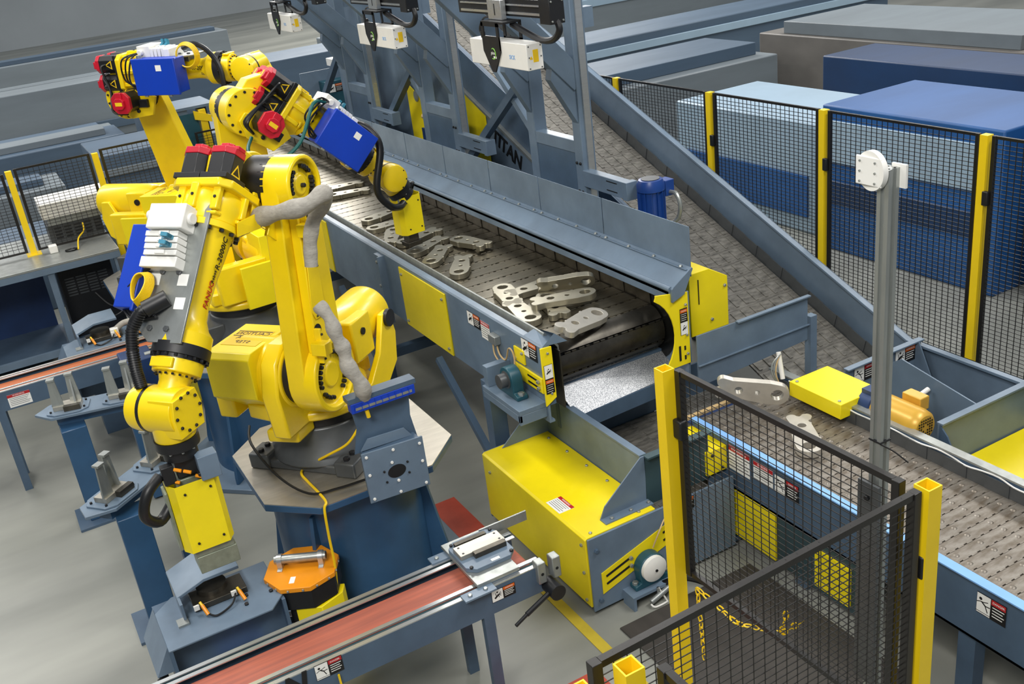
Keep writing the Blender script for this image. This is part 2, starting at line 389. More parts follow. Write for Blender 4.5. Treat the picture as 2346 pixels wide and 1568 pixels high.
    obj('label_rule', b, LBK, mg, smooth=False)
    # balancer
    b = B(R0); b.lathe((.0, .12, .70), (-1, 0, .03), [(0, .10), (.02, .15), (.08, .165), (rear-.04, .165), (rear-.005, .15), (rear, .12)], 40)
    b.box((-.12, .12, .70), (.22, .36, .26))
    ba = obj('balancer', b, YEL, t, bev=.012)
    b = B(R0)
    for sy in (-.075, .315):
        if rear > .5: b.prism([(-.48, .76), (-.40, .76), (-.30, .55), (-.15, .42), (.05, .40), (.05, .30), (-.3, .30), (-.48, .42), (-.52, .6)], (.6-rear, sy-.02, 0), (1, 0, 0), (0, 0, 1), (0, .04, 0))
    if rear > .5:
        obj('balancer_yoke', b, YEL, t, bev=.006)
        for p_, q_, w_ in (((.15-rear, .33, .72), (.15-rear, .355, .72), .055), ((-.12, .30, .74), (-.12, .31, .74), .022), ((-.12, -.06, .74), (-.12, -.07, .74), .03)): obj('pivot_cap', B(R0).cyl(p_, q_, w_, n=20), BLK, ba)
    # lower arm
    def armout(r0, r1, n=14):
        L = 1.075; dth = math.asin((r0-r1)/L); P = []
        for i in range(n+1): a = pi+dth+ (pi-2*dth)*i/n; P.append((cos(a)*r0, sin(a)*r0))
        for i in range(n+1): a = -dth+(pi+2*dth)*i/n; P.append((cos(a)*r1, L+sin(a)*r1))
        return P
    b = B(R2); b.prism(armout(.215, .16), (0, .18, 0), (1, 0, 0), (0, 0, 1), (0, .11, 0))
    b.prism([(-.13, .17), (.13, .17), (.105, .93), (-.105, .93)], (0, .29, 0), (1, 0, 0), (0, 0, 1), (0, .06, 0))
    for zc, rr in ((0, .215), (1.075, .16)):
        n = 40; P = [R2 @ V((cos(2*pi*i/n)*q, y_, zc+sin(2*pi*i/n)*q)) for q, y_ in ((rr, .28), (rr*.99, .355), (rr*.84, .36), (rr*.80, .322), (rr*.36, .322), (rr*.33, .335), (.001, .335)) for i in range(n)]
        k = len(b.v); b.v += P
        for a in range(6):
            for i in range(n): j = (i+1) % n; b.f.append((k+a*n+i, k+(a+1)*n+i, k+(a+1)*n+j, k+a*n+j))
    la = obj('lower_arm', b, YEL, t, bev=.012)
    Ya = R2.to_3x3() @ V((0, 1, 0))
    P = []
    for zc, rr in ((0, .13), (1.075, .1)):
        for i in range(28):
            a = 2*pi*i/28
            if (i % 14) in (5, 6, 7, 12): continue
            P.append(R2 @ V((cos(a)*rr, .325, zc+sin(a)*rr)))
    P.append(R2 @ V((0, .335, 1.075)))
    if front: bolts(la, P, Ya, .0125, .02)
    for xc, yc_, zc in ((.1, .352, .3), (.02, .198, .3), (.02, .198, .78)): obj('arm_hole', B(R2).cyl((xc, yc_, zc), (xc, yc_+(.002 if yc_ > .3 else -.001), zc), .035, n=20), BLK, la)
    if front:
        b = B(R2); b.prism([(.0, .36), (.1, .36), (.13, .42), (.10, .70), (.0, .66)], (0, .352, 0), (1, 0, 0), (0, 0, 1), (0, .006, 0)); cv = obj('arm_cover', b, YEL, la, bev=.003)
        bolts(cv, [R2 @ V((x, .358, z)) for x, z in ((.015, .38), (.09, .38), (.09, .67), (.015, .64))], Ya, .006, .005)
        for zz, xx in ((.86, .11), (.22, .16)):
            b = B(R2); b.box((xx, .40, zz), (.07, .09, .07)); b.box((xx-.03, .37, zz), (.02, .04, .2)); k = obj('sleeve_clamp', b, YEL, la, bev=.004)
            bolts(k, [R2 @ V((xx-.03, .391, zz+d)) for d in (-.07, .07)], Ya, .007, .006)
    # elbow
    b = B(R3); b.cyl((0, -.13, 0), (0, .045, 0), .18, n=40); b.prism([(-.13, -.1), (.08, -.16), (.2+cx, .06), (.2+cx, .32), (-.02, .34), (-.13, .2)], (0, -.09, 0), (1, 0, 0), (0, 0, 1), (0, .15, 0))
    b.lathe((cx+.03, 0, .225), (1, 0, 0), [(0, .14), (.03, .158), (.10, .162), (.13, .152), (.17, .152)], 40)
    a, c = .18, .165; b.prism([(-a, -c+.04), (-a+.05, -c), (a-.05, -c), (a, -c+.05), (a, c-.05), (a-.05, c), (-a+.05, c), (-a, c-.04)], (cx-.005, 0, .225), (0, 1, 0), (0, 0, 1), (.045, 0, 0))
    for yy, zz in ((-.10, .355), (.0, .385), (.11, .35), (-.155, .24), (.155, .2), (-.14, .13), (.13, .11)):
        b.box((cx+.09, yy, zz), (.13, .045, .035)); b.box((cx+.17, yy*.9, .225+(zz-.225)*.9), (.02, .06, .05))
    b.prism([(.02, .05), (.16, .05), (.2, .2), (.12, .3), (-.02, .3)], (cx*.6, .045, 0), (1, 0, 0), (0, 0, 1), (0, .03, 0)); b.box((.10+cx*.6, .09, .12), (.03, .06, .22)); b.box((.02+cx*.6, .09, .15), (.03, .06, .2))
    el = obj('elbow_housing', b, YEL, t, bev=.007)
    bolts(el, [R3 @ V((0, -.13, 0))+X3*cos(q)*.155+Z3*sin(q)*.155 for q in [radians(k) for k in range(80, 300, 28)]], -Y3, .011, .008)
    bolts(el, [R3 @ V((cx+.09, yy*1.0, zz+.0175)) for yy, zz in ((-.10, .355), (.0, .385), (.11, .35))], Z3, .009, .005)
    b = B(R3); b.cyl((0, .045, 0), (0, .205, 0), .160, n=40); erg = obj('elbow_ring', b, BLK, t)
    bolts(erg, [R3 @ V((cos(q)*.147, .165, sin(q)*.147)) for q in [2*pi*i/20 for i in range(20)]], Y3, .016, .014)
    b = B(R3); b.prism([(-.04, -.02), (.2, .1), (.36, .02), (.3, -.14), (.08, -.17), (-.04, -.1)], (0, -.17, 0), (1, 0, 0), (0, 0, 1), (0, .03, 0)); kb = obj('connector_plate', b, YEL, el, bev=.004)
    b = B(R3); b.box((.24, -.185, -.03), (.1, .03, .07)); b.cyl((.12, -.17, -.06), (.12, -.19, -.06), .02); b.cyl((.17, -.17, -.1), (.17, -.19, -.1), .016); obj('connector', b, BLK, kb, bev=.004)
    for yy, zz, sd in ((-.082, .305, -1), (.082, .305, 1), (-.082, .14, -1)): servo(R3, (cx-.005, yy, zz), (-1, 0, 0), .148, .14 if front else .2, (0, sd, 0), el)
    servo(R3, (.12, -.12, .0), (0, -1, 0), .175, .2, (0, 0, 1), el)
    for k, (yy, zz) in enumerate(((-.095, .315), (.0, .13), (.095, .315))):
        q = V((cx-.12, -.155, .31-.08*k)); b = B(R3); b.tube([q, q+V((-.03, -.035, -.03)), V((cx*.5-.08, -.2, .10)), V((-.02, -.28+.04*k, -.08)), V((.08, -.22, -.12))], .010, 6); obj('motor_cable', b, RUB, el)
    # forearm
    prof = [(cx+.2, .158), (cx+.232, .158), (cx+.234, .128), (cx+.27, .118), (cx+.36, .108), (.58, .095), (.74, .083), (.82, .089), (.87, .11), (.90, .136), (.965, .138)]
    b = B(R3); b.lathe((0, 0, .225), (1, 0, 0), prof, 48); fo = obj('forearm', b, YEL, t)
    bolts(fo, [R3 @ V((cx+.232, .143*cos(2*pi*i/14), .225+.143*sin(2*pi*i/14))) for i in range(14)], X3, .013, .014)
    b = B(R3); b.lathe((.965, 0, .225), (1, 0, 0), [(0, .142), (.055, .142), (.056, .126), (.075, .126)], 48); fr = obj('wrist_ring', b, BLK, t)
    bolts(fr, [R3 @ V((1.02, .133*cos(2*pi*i/18), .225+.133*sin(2*pi*i/18))) for i in range(18)], X3, .0085, .012)
    b = B(R3); b.lathe((1.035, 0, .225), (1, 0, 0), [(0, .122), (.07, .118), (.075, .085), (.11, .074), (.24, .078)], 40)
    b.box((1.07, 0, .345), (.05, .13, .015))
    wr = obj('wrist', b, YEL, t, bev=.004)
    bolts(wr, [R3 @ V((1.111, .099*cos(2*pi*i/18), .225+.099*sin(2*pi*i/18))) for i in range(18)], X3, .007, .008)
    # hand: J5 hub and tool block
    j5 = R3 @ V((1.28, 0, .225)); td = V(tool).normalized(); ay = Y3; az = td.cross(ay).normalized()
    b = B(); b.lathe(j5-ay*.19, ay, [(0, .085), (.012, .110), (.05, .118), (.16, .118), (.29, .115), (.295, .09), (.30, .09)], 40)
    b.prism([(-.085, -.09), (.085, -.09), (.105, .0), (.09, .11), (-.09, .11), (-.105, 0)], j5-ay*.03, az, td, ay*.15)
    b.lathe(j5+td*.06, td, [(0, .1), (.08, .102), (.085, .1)], 32)
    ha = obj('wrist_hub', b, YEL, t, bev=.006)
    bolts(ha, [j5+ay*.12+az*cos(q)*.086+td*sin(q)*.092 for q in [i*pi/5 for i in range(10)]], ay, .0085, .007)
    bolts(ha, [j5-ay*.178+az*cos(q)*.097+td*sin(q)*.097 for q in [i*pi/4 for i in range(3)]], -ay, .007, .007)
    b = B(); b.lathe(j5-ay*.10, ay, [(0, .1195), (.018, .1195)], 40); obj('hub_band', b, BLK, ha)
    b = B(); b.lathe(j5+td*.145, td, [(0, .108), (.05, .108), (.055, .085), (.11, .085)], 32); fl = obj('tool_flange', b, BLK, t)
    bolts(fl, [p for p in ring(j5+td*.197, td, 10, .096)], td, .007, .006, GAL)
    return t, dict(R0=R0, R2=R2, R3=R3, j5=j5, td=td, forearm=fo, lower=la, hub=ha)
def tool_cover(root, c, zt, zb, w, d, yaw=0, name='gripper'):
    """yellow sheet cover with bevelled corners round the magnet gripper, open at the top"""
    R = M.Translation((c[0], c[1], 0)) @ M.Rotation(yaw, 4, 'Z')
    k = w*.2; o = [(-w/2, -d/2+k), (-w/2+k*.6, -d/2), (w/2-k*.6, -d/2), (w/2, -d/2+k), (w/2, d/2-k), (w/2-k*.6, d/2), (-w/2+k*.6, d/2), (-w/2, d/2-k)]
    b = B(R); i_ = [(x*.97, y*.97) for x, y in o]; n = 8
    vs = [(x, y, z) for P, z in ((o, zb), (o, zt), (i_, zt), (i_, zb)) for x, y in P]
    b.add(vs, [(a*n+i, a*n+(i+1) % n, ((a+1) % 4)*n+(i+1) % n, ((a+1) % 4)*n+i) for a in range(4) for i in range(n)])
    g = obj(name, b, LEM, root, 'lemon yellow sheet metal gripper cover', smooth=False)
    bolts(g, [R @ V((x, -d/2, z)) for x in (-w*.22, w*.28) for z in (zt-.05, zb+.05)], -(R.to_3x3() @ V((0, 1, 0))), .007, .006)
    return g, R

BZ = 1.04
pedestal(1.46, 5.5, BZ, 0, 'blue octagonal pedestal under the nearest robot, yellow cable down its side')
pedestal(1.52, 7.75, BZ, 0, 'blue octagonal pedestal under the middle robot')
pedestal(1.36, 10., BZ, 0, 'blue octagonal pedestal under the farthest robot, beside the grey bench')
rob1, K1 = robot(1.42, 5.55, BZ, radians(-140.5), radians(-4.1), radians(49.5), (0, 0, -1), 'nearest yellow robot arm, white valve plate on forearm, yellow gripper hanging low at left', front=True, cx=.13, rear=.52)
rob2, K2 = robot(1.54, 7.75, BZ, radians(3), radians(1), radians(45.5), (.55, 0, -.83), 'middle yellow robot arm reaching down over the wide steel belt, blue box on forearm', rear=.3, cx=.2)
rob3, K3 = robot(1.36, 10., BZ, radians(-45), radians(-12), radians(2.4), (.35, -.35, -.87), 'farthest yellow robot arm with level forearm, blue box and yellow coiled cable', rear=.62, cx=.04)

def dress(root, K, mode, sh=0):
    """valve plate, white valves, blue box, cables on the forearm; mode 1 is the near robot"""
    R = K['R3'] @ M.Translation((sh, 0, 0)); Z3 = R.to_3x3() @ V((0, 0, 1)); X3 = R.to_3x3() @ V((1, 0, 0)); Y3 = R.to_3x3() @ V((0, 1, 0))
    zp = .225+.125
    x1 = .98 if mode == 1 else .78
    b = B(R); b.prism([(.26, -.20), (x1-.1, -.22), (x1, -.1), (x1, .10), (.26, .10)], (0, 0, zp), (1, 0, 0), (0, 1, 0), (0, 0, .012))
    b.box((.4, 0, zp-.015), (.1, .1, .03)); b.box((.75 if mode == 1 else .65, 0, zp-.03), (.1, .1, .06))
    vp = obj('valve_plate', b, GAL, root, bev=.002)
    bolts(vp, [R @ V((x, y, zp+.012)) for x in (.62, x1-.07) for y in ((-.1, .0) if mode == 1 else (-.05, .05))], Z3, .016, .012, DGR)
    b = B(R); b.box((.36, -.08, zp+.06), (.13, .22, .1)); b.cyl((.36, .03, zp+.06), (.36, .05, zp+.06), .03); b.cyl((.34, -.19, zp+.06), (.34, -.23, zp+.06), .025)
    obj('valve_module', b, WHT, vp, bev=.006)
    for i in range(4):
        b = B(R); b.box((.445+.033*i, -.1+.005*i, zp+.05), (.028, .2, .075)); b.box((.445+.033*i, -.08, zp+.09), (.022, .06, .015)); obj('valve_module', b, WHT, vp, bev=.003)
    b = B(R); b.box((.59, -.09, zp+.045), (.055, .22, .07)); obj('valve_module', b, WHT, vp, bev=.004)
    for x in (.46, .50):
        b = B(R); b.prism([(0, 0), (.0, .05), (.03, .06), (.03, 0)], (x, -.02, zp+.088), (0, -1, 0), (0, 0, 1), (.02, 0, 0)); b.prism([(0, 0), (0, .03), (-.08, -.01), (-.08, -.04)], (x, -.02, zp+.1), (0, 1, 0), (0, 0, 1), (.022, 0, 0)); obj('valve_cover', b, AQU, vp)
    for x, y in ((.66, -.14), (.66, .03), (.78, .04)) if mode == 1 else ((.66, .03),):
        b = B(R); b.box((x, y, zp+.0125), (.06, .06, .001)); obj('paper_label', b, LWH, vp, smooth=False)
    # blue box
    if mode == 1: b = B(R); b.box((.60, -.27, .26), (.44, .13, .27)); b.box((.60, -.20, .26), (.48, .02, .31))
    else: b = B(R); b.box((.55, -.27, .225), (.40, .16, .29)); b.box((.55, -.36, .225), (.42, .03, .31))
    bb = obj('junction_box', b, BLU, root, 'bright blue steel junction box', bev=.006)
    if mode != 1:
        b = B(R); b.box((.60, -.376, .30), (.055, .001, .05)); obj('paper_label', b, LWH, bb, smooth=False)
        for x in (.42, .66): obj('latch', B(R).box((x, -.36, .066), (.03, .02, .018)), GAL, bb, bev=.002)
        obj('cable_gland', B(R).cyl((.38, -.3, .36), (.38, -.3, .40), .022), GAL, bb); obj('cable_gland', B(R).cyl((.35, -.27, .12), (.33, -.27, .12), .02), GAL, bb)
    for k in range(3):
        b = B(R); q = .035*k
        b.tube([(.6, -.14-.01*k, zp+.05), (.68+q, -.24-q, zp+.03), (.76, -.30-q, zp-.02), (.84+q*.4, -.22, zp+.02), (.86, -.10+.02*k, zp+.04)] if mode == 1 else [(.34, -.2, zp+.06), (.28-q, -.27-q*.5, zp+.02), (.24-q*.7, -.3, .2), (.30, -.3, .10+q*.6), (.36, -.3, .12)], .008, 6)
        obj('cable', b, RUB, vp)
    return vp
v1 = dress(rob1, K1, 1); v2 = dress(rob2, K2, 2, .12); v3 = dress(rob3, K3, 3)
def ftext(K, ang, segs, root):
    R = K['R3']
    for s, x, m, rr, size in segs:
        a = radians(ang); n = V((0, sin(a), cos(a))); c = V((x, 0, .225))+n*rr
        N = R.to_3x3() @ n; X = (R.to_3x3() @ (V((-1, 0, 0))+n*.075)).normalized()
        text(s, size, R @ c, X, N.cross(X), m, root, .0014, shear=.2)
ftext(K1, 88, [('FANUC', .695, FRD, .0905, .043), ('Robot', .598, LBK, .098, .026), ('R-2000iC', .475, LBK, .1135, .045)], K1['forearm'])
for K in (K2, K3):
    R = K['R3']; X = R.to_3x3() @ V((1, 0, 0)); Z = R.to_3x3() @ V((0, 0, 1))
    for s, x, dz, sz in (('R-2000iC', .84, .02, .05), ('165F', .86, -.03, .035)):
        text(s, sz, R @ V((x, -.097, .225+dz)), X, Z, LBK, K['forearm'], .0012)
# hoses and sleeve
R = K1['R3']
b = B(R); P = [(.78, -.05, .40), (.85, -.12, .43), (.94, -.165, .41), (1.04, -.165, .37), (1.13, -.14, .34), (1.20, -.115, .31)]
b.tube(P, .027, 10, 8); hz = obj('corrugated_hose', b, RUB, rob1)
b = B(R); b.cyl((.76, -.02, .385), (.835, -.105, .422), .042, n=16); obj('hose_elbow', b, BLK, hz)
b = B(R)
V_ = lambda a: V(a)
for i in range(40):
    t_ = i/40*(len(P)-1); k = int(t_); q = V(P[k]).lerp(V(P[k+1]), t_-k) if k+1 < len(P) else V(P[k])
    d = (V(P[min(k+1, len(P)-1)])-V(P[k])).normalized(); b.cyl(q-d*.004, q+d*.004, .031, n=10)
obj('hose_rib', b, BLK, hz, kind='stuff')
b = B(R)
for k in range(9):
    a0 = k*.03; b.tube([V((.73, -.16, .40))+V((cos(a)*(.09-a0*.08), sin(a)*(.05-a0*.05), a0*.2+sin(a*2)*.008)) for a in [2*pi*i/10 for i in range(11)]], .005, 5, 3)
obj('coiled_yellow_cable', b, YCB, v1, kind=None)
R = K3['R3']; b = B(R)
for k in range(4): b.tube([V((.80, -.2-k*.012, .37))+V((cos(a)*(.11-k*.006), 0, sin(a)*(.11-k*.006))) for a in [2*pi*i/14 for i in range(15)]], .007, 5, 3)
obj('coiled_yellow_cable', b, YCB, v3)
b = B(R); b.tube([(.7, -.1, .42), (.85, -.16, .46), (1.0, -.2, .40), (1.1, -.22, .25), (1.12, -.26, .0), (1.1, -.28, -.3)], .022, 8); obj('dress_hose', b, RUB, rob3)
R = K2['R3']; b = B(R); b.tube([(.72, -.1, .40), (.85, -.18, .42), (1.0, -.26, .33), (1.12, -.30, .18)]+[], .03, 10)
b2_ = B(); b2_.tube([R @ V(p) for p in ((.70, -.08, .39), (.84, -.20, .42), (.98, -.27, .34))]+[V((2.72, 7.52, 2.02)), V((2.80, 7.52, 1.86)), V((2.92, 7.62, 1.80)), V((2.99, 7.70, 1.80))], .03, 10)
obj('dress_hose', b2_, RUB, rob2)
b = B(R); b.tube([(.40, -.26, .38), (.30, -.34, .30), (.34, -.42, .0), (.26, -.40, -.22), (.1, -.3, -.26), (.08, -.22, -.15)], .014, 8); obj('green_cable', b, GCB, rob2)
R0 = K1['R2']
b = B(); b.tube([(1.19, 5.14, 2.67), (1.25, 4.95, 2.72), (1.35, 4.80, 2.76), (1.45, 4.79, 2.80), (1.475, 4.88, 2.74), (1.42, 4.94, 2.64), (1.385, 4.955, 2.54), (1.37, 4.955, 2.46), (1.36, 4.95, 2.40)], lambda t: .047+.008*sin(t*38)*(1-t)-.012*t, 12, 8)
obj('cable_sleeve', b, FAB, rob1)
b = B(); b.tube([(1.35, 4.94, 2.19), (1.38, 4.89, 2.12), (1.39, 4.86, 2.02), (1.41, 4.85, 1.94), (1.41, 4.83, 1.85), (1.45, 4.80, 1.74), (1.465, 4.83, 1.64)], lambda t: .036+.006*sin(t*30)+.008*t, 12, 8)
obj('cable_sleeve', b, FAB, rob1)
R = K1['R3']; b = B(R); b.tube([(-.02, .12, -.2), (.12, .05, -.12), (.28, -.05, .02), (.34, -.12, .06)], .05, 10); obj('cable_sleeve', b, FAB, rob1)
b = B(R); b.box((.16, .16, .06), (.14, .012, .16), M.Rotation(radians(10), 3, 'Y')); b.box((.2, .20, -.02), (.16, .09, .008)); b.box((.24, .24, .02), (.14, .008, .1)); obj('sleeve_bracket', b, YEL, rob1, bev=.003)
b = B(); Q = [V((1.055, 5.02, 2.70)), V((1.185, 5.08, 2.71)), V((1.175, 5.07, 2.63)), V((1.04, 5.02, 2.63))]; nn = (Q[1]-Q[0]).cross(Q[3]-Q[0]).normalized()*.006
b.add(Q+[q+nn for q in Q], [(0, 1, 2, 3), (7, 6, 5, 4), (0, 4, 5, 1), (1, 5, 6, 2), (2, 6, 7, 3), (3, 7, 4, 0)]); sp_ = obj('sleeve_plate', b, YEL, rob1, smooth=False)
# grippers
j = K1['j5']; cx_, cy_ = j.x+.01, j.y
g, RG = tool_cover(rob1, (cx_, cy_), j.z-.37, j.z-.76, .255, .20)
b = B(RG); b.box((0, 0, j.z-.30), (.12, .12, .10)); b.box((-.1, -.05, j.z-.31), (.06, .05, .1)); b.box((.07, -.06, j.z-.34), (.08, .10, .02)); obj('tool_changer', b, BLK, rob1, bev=.004)
b = B(RG); b.box((.09, -.08, j.z-.31), (.10, .08, .13)); obj('changer_bracket', b, STB, rob1, bev=.003)
for x, y, z in ((-.07, -.07, -.285), (-.03, -.09, -.30), (.02, -.08, -.35), (-.09, -.06, -.35)): obj('air_fitting', B(RG).cyl((x, y, j.z+z), (x+.03, y-.02, j.z+z-.01), .009, n=8), ORG, rob1)
b = B(RG); b.box((0, 0, j.z-.56), (.16, .12, .40)); b.box((.015, 0, j.z-.78), (.20, .16, .05)); b.box((.02, -.005, j.z-.855), (.205, .15, .10)); b.box((-.137, 0, j.z-.58), (.016, .1, .34)); obj('magnet', b, GRN, rob1, 'grey green worn magnet block', bev=.004)
b = B(RG); b.tube([(-.14, -.04, j.z-.31), (-.22, -.08, j.z-.36), (-.26, -.08, j.z-.47), (-.2, -.04, j.z-.55), (-.12, .0, j.z-.5)], .028, 10); obj('air_hose', b, RUB, rob1)
g, RG = tool_cover(rob2, (3.07, 7.85), 1.83, 1.50, .23, .2, radians(8))
b = B(RG); b.box((-.08, 0, 1.84), (.06, .16, .16)); obj('changer_bracket', b, GAL, rob2, bev=.003)
b = B(RG); b.box((.0, 0, 1.66), (.13, .12, .3)); b.box((.0, 0, 1.455), (.10, .09, .09)); b.box((0, 0, 1.40), (.14, .12, .04)); obj('magnet', b, SLK, rob2, bev=.003)
b = B(RG)
for k in range(3): b.tube([(.0, -.04+.03*k, 1.80), (.04, -.08+.03*k, 1.92-.02*k), (.09, -.02, 1.90), (.06, .02, 1.8)], .012, 6)
obj('air_hose', b, RUB, rob2)
b = B(RG); b.box((.03, -.02, 1.87), (.05, .03, .13), M.Rotation(.5, 3, 'Y')); obj('air_valve', b, ALU, rob2, bev=.004)
j = K3['j5']; td = K3['td']
b = B(); b.bar(j+td*.26, j+td*.4, .14, .14); obj('tool_changer', b, BLK, rob3, bev=.004)
# cables at the near robot's base
tag(obj('yellow_cable', B().tube([(1.47, 5.08, 1.34), (1.39, 5.09, 1.26), (1.29, 5.17, 1.19), (1.19, 5.36, 1.06), (1.14, 5.31, 1.055), (1.14, 5.2, 1.055), (1.15, 5.05, 1.055), (1.15, 4.905, 1.058), (1.125, 4.875, 1.03), (1.115, 4.87, .86), (1.11, 4.87, .65), (1.075, 4.87, .36), (1.06, 4.9, .02)], .008, 8), YCB, at=(1.06, 4.9, .01)), 'yellow cable running from the nearest robot base down its blue pedestal', 'cable')
tag(obj('black_cable', B().tube([(.99, 5.75, 1.25), (.95, 5.6, 1.2), (1.0, 5.3, 1.1), (1.1, 5.05, 1.062), (1.25, 4.99, 1.062), (1.42, 4.96, 1.07), (1.47, 4.90, 1.10)], .008, 6), RUB, at=(1.1, 5.05, 1.05)), 'thin black cable lying across the steel plate of the nearest pedestal', 'cable')

# ------------------------------------------------------------------ wide steel belt conveyor
X_, Y_, Z_ = V((1, 0, 0)), V((0, 1, 0)), V((0, 0, 1))
def slat_bm(x0, x1, p, kn=16, th=.012, curve=0):
    """one hinged belt slat along x, centred at y=0, top at z=0, with bright hinge knuckles in a gap at its front edge"""
    b = B()
    if curve:
        n = 5; h = (p-.02)/2/curve; P = []
        for i in range(n+1): a = -h+2*h*i/n; P.append((sin(a)*curve, (cos(a)-1)*curve))
        for i in range(n, -1, -1): a = -h+2*h*i/n; P.append((sin(a)*(curve-th), cos(a)*(curve-th)-curve))
        b.prism(P, (x0, 0, 0), (0, 1, 0), (0, 0, 1), (x1-x0, 0, 0)); e = p/2/curve; ky, kz = -sin(e)*curve, (cos(e)-1)*curve
    else: b.b2((x0, -p/2+.011, -th), (x1, p/2-.011, 0)); ky, kz = -p/2, 0
    n = kn; s = (x1-x0)/n
    for i in range(n): b.cyl((x0+s*(i+.1), ky, kz-.007), (x0+s*(i+(.8, .5, .9, .65)[i % 4]), ky, kz-.007), .0078, n=6)
    return b
def belt(parent, mk, m, places, name='slat'):
    me = None; base = rootloc(parent)
    for loc, rot in places:
        if me is None: o = obj(name, mk, m, None); me = o.data
        else: o = bpy.data.objects.new(name, me); COL.objects.link(o)
        o.parent = parent; o.location = V(loc)-base; o.rotation_euler = rot
mc = thing('belt_conveyor', 'long grey blue conveyor with a wide dark hinged steel belt and bolted side shields', 'conveyor', (3.38, 9, 0))
P_ = .16; ZB = 1.3; yc = 5.45; rd = .16
pl = []
arc = []
for k in range(1, 4):
    a = (k-.5)*P_/rd; arc.append(((3.385, yc-sin(a)*rd, ZB-rd+cos(a)*rd), (a, 0, 0)))
for k in range(54): pl.append(((3.385, yc+.08+k*P_, ZB), (0, 0, 0)))
belt(mc, slat_bm(-.49, .435, P_), SLT, pl)
belt(mc, slat_bm(-.49, .435, P_, curve=rd), mat('reflection darkened belt steel', '#4B4842', .36, .8, .25, 9), arc)  # same belt as the flat slats, colour darkened for the drum's darker reflection
obj('belt_bed', B().b2((2.90, 5.5, 1.27), (3.82, 13.9, 1.275)), DRM, mc)
# overlapping wings at the right edge of the belt
wb = B(); wb.prism([(-.085, -.02), (.085, -.02), (.085, .2), (-.07, .2)], (0, 0, 0), Y_, Z_, X_*.005)
wpl = []
for i, (l, rot) in enumerate(pl): wpl.append(((l[0]+.438+.006*(i % 2), l[1], l[2]), rot))
belt(mc, wb, SLK, wpl, 'belt_wing')
obj('drum', B().cyl((2.90, yc, ZB-rd), (3.84, yc, ZB-rd), .135, n=40), DRM, mc)
obj('drum_disc', B().cyl((3.83, yc, ZB-rd), (3.842, yc, ZB-rd), .25, n=48), DRM, mc)
# frame, left side
obj('side_frame', B().prism([(2.70, .93), (2.70, 1.455), (2.71, 1.465), (2.755, 1.465), (2.755, 1.45), (2.715, 1.445), (2.715, .945), (2.74, .945), (2.74, .93)], (0, 5.04, 0), X_, Z_, Y_*8.9), STB, mc)
obj('edge_guard', B().prism([(2.77, 1.40), (2.79, 1.492), (2.80, 1.495), (2.89, 1.38), (2.89, 1.27), (2.88, 1.27), (2.88, 1.37), (2.80, 1.475), (2.785, 1.40)], (0, 5.16, 0), X_, Z_, Y_*8.8), GAL, mc)
obj('end_gusset', B().add([(2.71, 5.04, 1.466), (2.80, 5.04, 1.53), (2.89, 5.04, 1.45), (2.80, 5.28, 1.49), (2.71, 5.28, 1.466)], [(0, 1, 2), (0, 3, 4), (0, 2, 3), (1, 3, 2)]), STB, mc, smooth=False)
obj('inner_frame', B().b2((2.865, 5.12, .95), (2.875, 13.9, 1.36)), SLK, mc)
obj('under_frame', B().b2((2.9, 5.6, .86), (3.85, 13.9, .9)), STD, mc)
ep = obj('end_plate', B().prism([(2.685, 1.055), (2.765, 1.10), (2.765, 1.455), (2.685, 1.46)], (0, 5.03, 0), X_, Z_, Y_*.012), LEM, mc, 'narrow yellow end plate', bev=.002)
obj('end_web', B().b2((2.70, 5.045, 1.05), (2.765, 5.06, 1.45)), STD, mc)
bolts(ep, [(2.73, 5.03, 1.42), (2.73, 5.03, 1.14)], (0, -1, 0), .009, .008, GAL)
pn = obj('yellow_panel', B().b2((2.688, 6.42, .93), (2.70, 7.27, 1.43)), LEM, mc, 'yellow access panel', bev=.002)
bolts(pn, [(2.688, y, z) for y in (6.47, 7.22) for z in (.98, 1.38)], (-1, 0, 0), .012, .01, GAL)
pn = obj('yellow_panel', B().b2((2.688, 9.0, .93), (2.70, 9.75, 1.43)), LEM, mc, 'yellow access panel', bev=.002)
pn = obj('yellow_panel', B().b2((2.688, 5.27, 1.262), (2.70, 5.40, 1.362)), LEM, mc, 'small yellow plate', bev=.002)
bolts(pn, [(2.688, 5.285, 1.345), (2.688, 5.385, 1.28)], (-1, 0, 0), .01, .01, GAL)
pn = obj('slotted_plate', B().b2((2.686, 5.06, 1.135), (2.70, 5.42, 1.24)), LEM, mc, 'yellow slotted take-up plate', bev=.002)
for z in (1.165, 1.21):
    obj('slot', B().b2((2.683, 5.10, z-.006), (2.688, 5.24, z+.006)), BLK, pn, smooth=False)
bolts(pn, [(2.684, 5.10, z) for z in (1.165, 1.21)], (-1, 0, 0), .014, .012, GAL)
sticker(mc, (2.697, 5.98, 1.36), -Y_, Z_, .19, .10, 'warning')
sticker(mc, (2.697, 5.81, 1.33), -Y_, Z_, .13, .13, 'notice')
sticker(mc, (2.697, 5.20, 1.395), -Y_, Z_, .19, .12, 'warning')
sticker(mc, (2.725, 5.029, 1.24), X_, Z_, .062, .2, 'flip')
# junction box with tan cables
jb = obj('conduit_box', B().b2((2.655, 5.60, 1.30), (2.70, 5.70, 1.36)), GAL, mc, bev=.003)
for q in ([(2.68, 5.68, 1.30), (2.67, 5.66, 1.22), (2.675, 5.6, 1.17), (2.69, 5.58, 1.16)], [(2.68, 5.63, 1.30), (2.67, 5.58, 1.24), (2.67, 5.5, 1.23), (2.67, 5.44, 1.33), (2.67, 5.39, 1.33), (2.67, 5.37, 1.27), (2.65, 5.36, 1.2)]):
    obj('tan_cable', B().tube(q, .006, 6), TAN, jb)
